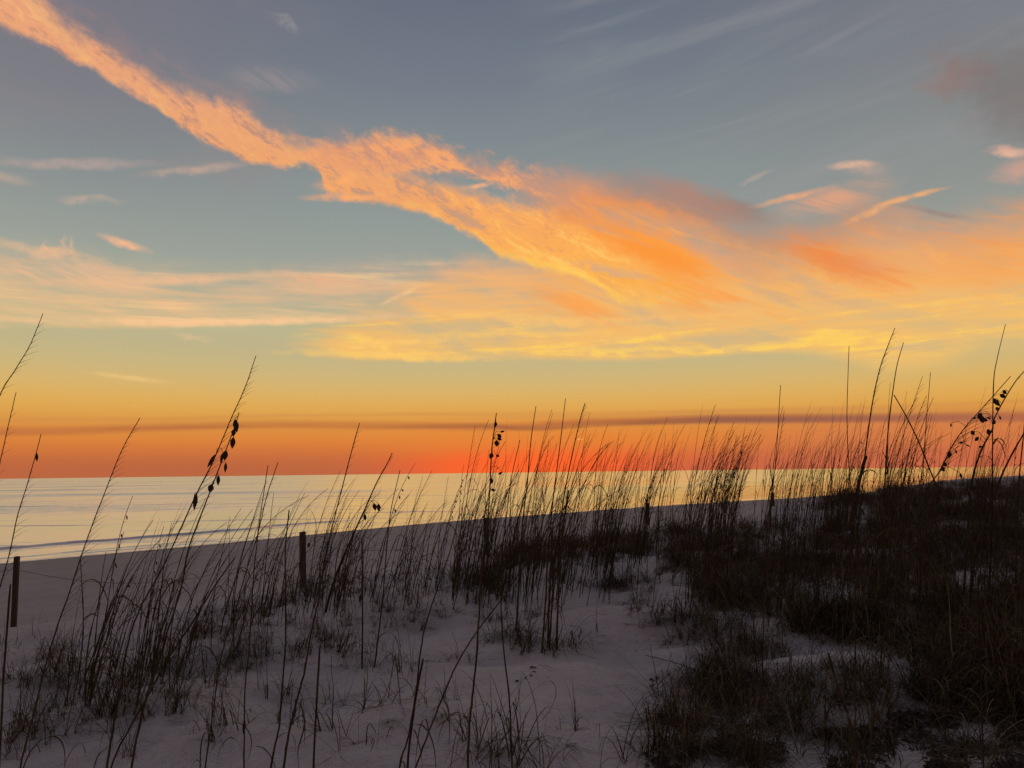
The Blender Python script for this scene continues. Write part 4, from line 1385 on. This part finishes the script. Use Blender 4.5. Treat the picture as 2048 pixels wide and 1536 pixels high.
# looser growth down the slope and among the litter
loose = region_points([(1250, 1190), (1500, 1180), (1760, 1210), (1790, 1330), (1900, 1380), (2090, 1400), (2500, 1400), (2500, 1540), (1290, 1540), (1330, 1400)], 330, lambda x, y, k=patchy(95, 45, 0.33, 1.0, 1.8): k(x, y) * (0.3 if (y > 1400 and x > 1640) else 1.0))
loose += region_points([(1160, 1120), (1520, 1100), (1480, 1200), (1180, 1175)], 70, patchy(80, 25, 0.15, 4.0))
V2, F2, T2 = scatter([(p, 1.0) for p in loose], ('curly', 'upright', 'sparse', 'short', 'curly', 'thick'), 0.72)
F2 = F2 + len(V)
g = stuff_obj('dune_grass', np.concatenate([V, V2]), np.concatenate([F, F2]), GRASS, 'dense dark grass covering the right hand dune slope')
ta = g.data.attributes.new('tone', 'FLOAT', 'POINT')
ta.data.foreach_set('value', np.concatenate([T, T2]).astype(np.float32))

# loose blades and low sprigs between the clumps on the left and in the middle
low = region_points([(0, 1330), (200, 1300), (420, 1240), (700, 1160), (1000, 1110), (1000, 1230), (760, 1250), (560, 1290), (480, 1380), (260, 1440), (60, 1470), (0, 1500)], 330, patchy(120, 40, 0.45, 2.0, 1.6))
low += region_points([(480, 1290), (1080, 1220), (1130, 1300), (900, 1330), (560, 1400)], 76, patchy(70, 30, 0.2, 6.0))
low += region_points([(380, 1400), (900, 1380), (1150, 1460), (1100, 1536), (700, 1500)], 30)
low += region_points([(560, 1170), (650, 1165), (650, 1200), (560, 1205)], 26)
low += region_points([(0, 1440), (300, 1420), (480, 1400), (560, 1480), (200, 1536), (0, 1536)], 22)
V, F, T = scatter([(p, 1.0) for p in low], ('sparse', 'short', 'short', 'upright'), 0.75)
g = stuff_obj('sparse_grass', V, F, GRASS, 'loose blades and low sprigs of grass between the clumps')
ta = g.data.attributes.new('tone', 'FLOAT', 'POINT')
ta.data.foreach_set('value', T.astype(np.float32))

# thin stalks along the far right crest, too many to tell apart
fm = MB()


def thin_stalks(poly, count, t0, t1, keep=None):
    """stalks with their feet in a photograph region and tips between two heights"""
    for p in region_points(poly, count, keep or (lambda x, y: float(np.clip(0.4 + 1.3 * vnoise(x / 31.0, 3.3) + 0.6 * vnoise(x / 9.0, 8.1), 0.04, 1)))):
        D = depth_of(p)
        rel = p - CAM
        v = 768.0 - FOC * float(np.dot(rel, CU)) / D
        H = min(2.5, max(0.3, (v - (t0 + (t1 - t0) * rng.random() ** 0.7)) * D / FOC))
        lean = rng.uniform(0.0, 0.26) * H
        bow = rng.uniform(0.0, 0.2) * H
        dy = rng.gauss(0, 0.06)
        q = []
        for i in range(9):
            u = i / 8
            q.append(p + np.array([lean * u + bow * u ** 3, dy * u * H, H * (u - 0.06 * bow * u ** 4) - 0.03]))
        r = (0.0024 + 0.00019 * D) * rng.uniform(0.7, 1.2)
        fm.tube(q, [r, r, r * 0.95, r * 0.85, r * 0.72, r * 0.6, r * 0.5, r * 0.38, r * 0.15], 4, False)
        if rng.random() < 0.4:
            for k in range(rng.randint(3, 6)):
                a = q[5 + k % 3]
                b_ = a + np.array([rng.uniform(0.02, 0.1), rng.uniform(-0.04, 0.04), rng.uniform(0.02, 0.12)]) * min(1.4, H)
                fm.tube([a, (a + b_) / 2 + np.array([0, 0, 0.008]), b_], [r * 0.32, r * 0.26, r * 0.1], 4, False)
        if rng.random() < 0.55:
            a = q[rng.randint(2, 4)]
            e = np.array([rng.uniform(-0.06, 0.12), rng.uniform(-0.05, 0.05), rng.uniform(0.03, 0.12)])
            fm.tube([a, a + e, a + e * 1.5 + np.array([0.02, 0, -0.03]), a + e * 1.6 + np.array([0.03, 0, -0.10])], [r * 0.7, r * 0.8, r * 0.7, r * 0.2], 4, False)


thin_stalks([(1180, 1085), (1500, 1050), (2090, 995), (2090, 1060), (1500, 1085), (1180, 1120)], 240, 830, 950)
thin_stalks([(1380, 1100), (2090, 1040), (2090, 1180), (1380, 1160)], 80, 690, 920)
thin_stalks([(1300, 1140), (2090, 1110), (2090, 1270), (1300, 1235)], 80, 690, 930)
thin_stalks([(1000, 1190), (1300, 1160), (1300, 1200), (1000, 1240)], 36, 790, 960)
thin_stalks([(1240, 1105), (1500, 1085), (1500, 1130), (1240, 1140)], 60, 780, 930)
thin_stalks([(900, 1150), (1030, 1140), (1030, 1210), (900, 1215)], 80, 870, 1030)
thin_stalks([(1030, 1130), (1260, 1110), (1260, 1190), (1030, 1215)], 90, 820, 1000)
thin_stalks([(620, 1190), (900, 1140), (900, 1190), (620, 1250)], 60, 930, 1080)
thin_stalks([(430, 1220), (640, 1180), (640, 1230), (430, 1290)], 30, 940, 1100)
thin_stalks([(120, 1360), (470, 1310), (470, 1380), (120, 1420)], 30, 980, 1190)
stuff_obj('distant_sea_oats', np.array(fm.v), np.array(fm.f), STALK, 'far off thin sea oat stalks bristling along the dunes')

# dead leaves and bits of stem on the sand, lower right
lm = MB()
lit = region_points([(1290, 1440), (1500, 1380), (1760, 1400), (2048, 1440), (2060, 1545), (1290, 1545)], 2800, lambda x, y: float(np.clip(0.3 + 1.1 * vnoise(x / 70.0, y / 30.0 + 3), 0, 1)))
lit += region_points([(1020, 1340), (1110, 1330), (1110, 1365), (1020, 1370)], 12)
lit += region_points([(1250, 1260), (1560, 1270), (1560, 1400), (1320, 1420)], 60)
for p in lit:
    a = rng.uniform(0, 6.28)
    L = rng.uniform(0.015, 0.06) if rng.random() < 0.72 else rng.uniform(0.08, 0.28)
    w = L * rng.uniform(0.3, 0.75) if L < 0.065 else 0.0055
    d = np.array([math.cos(a), math.sin(a), 0.0])
    s = np.array([-d[1], d[0], rng.uniform(-0.5, 0.5)])
    z0 = rng.uniform(0.002, 0.012)
    q = [p + d * L * (i / 4 - 0.5) + np.array([0, 0, z0 + 0.25 * L * math.sin(i / 4 * 3.1) * rng.uniform(0.3, 1)]) for i in range(5)]
    lm.blade(q, [w * 0.3, w, w * 1.05, w * 0.8, w * 0.1], s)
stuff_obj('leaf_litter', np.array(lm.v), np.array(lm.f), LITTER, 'dead leaves and bits of stem littering the sand in the lower right')

# a thin fallen stem on the sand
fa_, fb_ = hit(1292, 1314), hit(1496, 1394)
m = MB()
m.tube([fa_ * (1 - u) + fb_ * u + np.array([0, 0, 0.015 + 0.04 * math.sin(u * 3.14)]) - fa_ for u in np.linspace(0, 1, 14)], 0.0035, 5)
o = m.build('fallen_stem', STALK)
o.location = fa_
tag(o, 'thin dry stem lying on the bare sand, pointing down to the right', 'stem')

# long single blades looped over near the viewer
for pts_, D, w, label in (
    ([(43, 1545), (60, 1505), (85, 1478), (110, 1473), (125, 1488), (130, 1515), (127, 1548)], 2.0, 5, 'looped grass blade in the bottom left corner'),
    ([(400, 1545), (402, 1490), (410, 1466), (424, 1464), (430, 1486), (418, 1510)], 2.3, 5, 'small curled blade beside the bottom of the thin sea oat'),
    ([(437, 1476), (452, 1452), (474, 1445), (494, 1458), (503, 1482), (498, 1512), (488, 1530)], 2.3, 3.5, 'thin looped blade making an open ring over the foreground sand'),
    ([(590, 1440), (604, 1431), (610, 1446), (602, 1478), (596, 1500), (597, 1536)], 2.0, 6, 'dangling curled leaf beside the thick sea oat in front'),
    ([(185, 1545), (196, 1512), (216, 1494), (236, 1484), (250, 1462), (253, 1430)], 1.8, 4, 'slack leaf hanging between the two tallest stalks on the left'),
    ([(1085, 1440), (1105, 1410), (1112, 1380), (1100, 1362), (1070, 1378), (1030, 1420), (1000, 1470)], 3.4, 2.5, 'hair thin blade arching over the bare sand'),
    ([(1200, 1545), (1206, 1490), (1228, 1450), (1262, 1446), (1285, 1462)], 3.0, 2.5, 'hair thin blade curving above the bottom of the bare sand'),
    ([(1230, 1545), (1262, 1480), (1320, 1440), (1400, 1430), (1470, 1448)], 3.2, 3, 'long flat blade bending right above the litter'),
    ([(1440, 1545), (1452, 1470), (1480, 1420), (1520, 1402), (1556, 1420), (1570, 1460)], 3.2, 3, 'long blade arching over the tufts at the bottom'),
    ([(900, 1545), (912, 1470), (935, 1420), (965, 1402), (985, 1420)], 3.0, 3, 'blade arching above the large bottom tuft'),
):
    P = [at(x, y, D) for x, y in pts_]
    P = smooth_path(P, 26)
    if pts_[0][1] > 1530:
        P = [P[0] + np.array([0, 0, -0.35])] + P
    o0 = P[0].copy()
    m = MB()
    n = len(P)
    wd = [w * 0.55 * D / FOC * (0.9 if i < n * 0.6 else 0.9 - 0.8 * (i - n * 0.6) / (n * 0.4)) for i in range(n)]
    m.blade([p - o0 for p in P], wd, np.array([0.9, 0.5, 0.2]))
    o = m.build('looped_grass', STALK)
    o.location = o0
    tag(o, label, 'grass', 'looped grass near the viewer', 'thing')
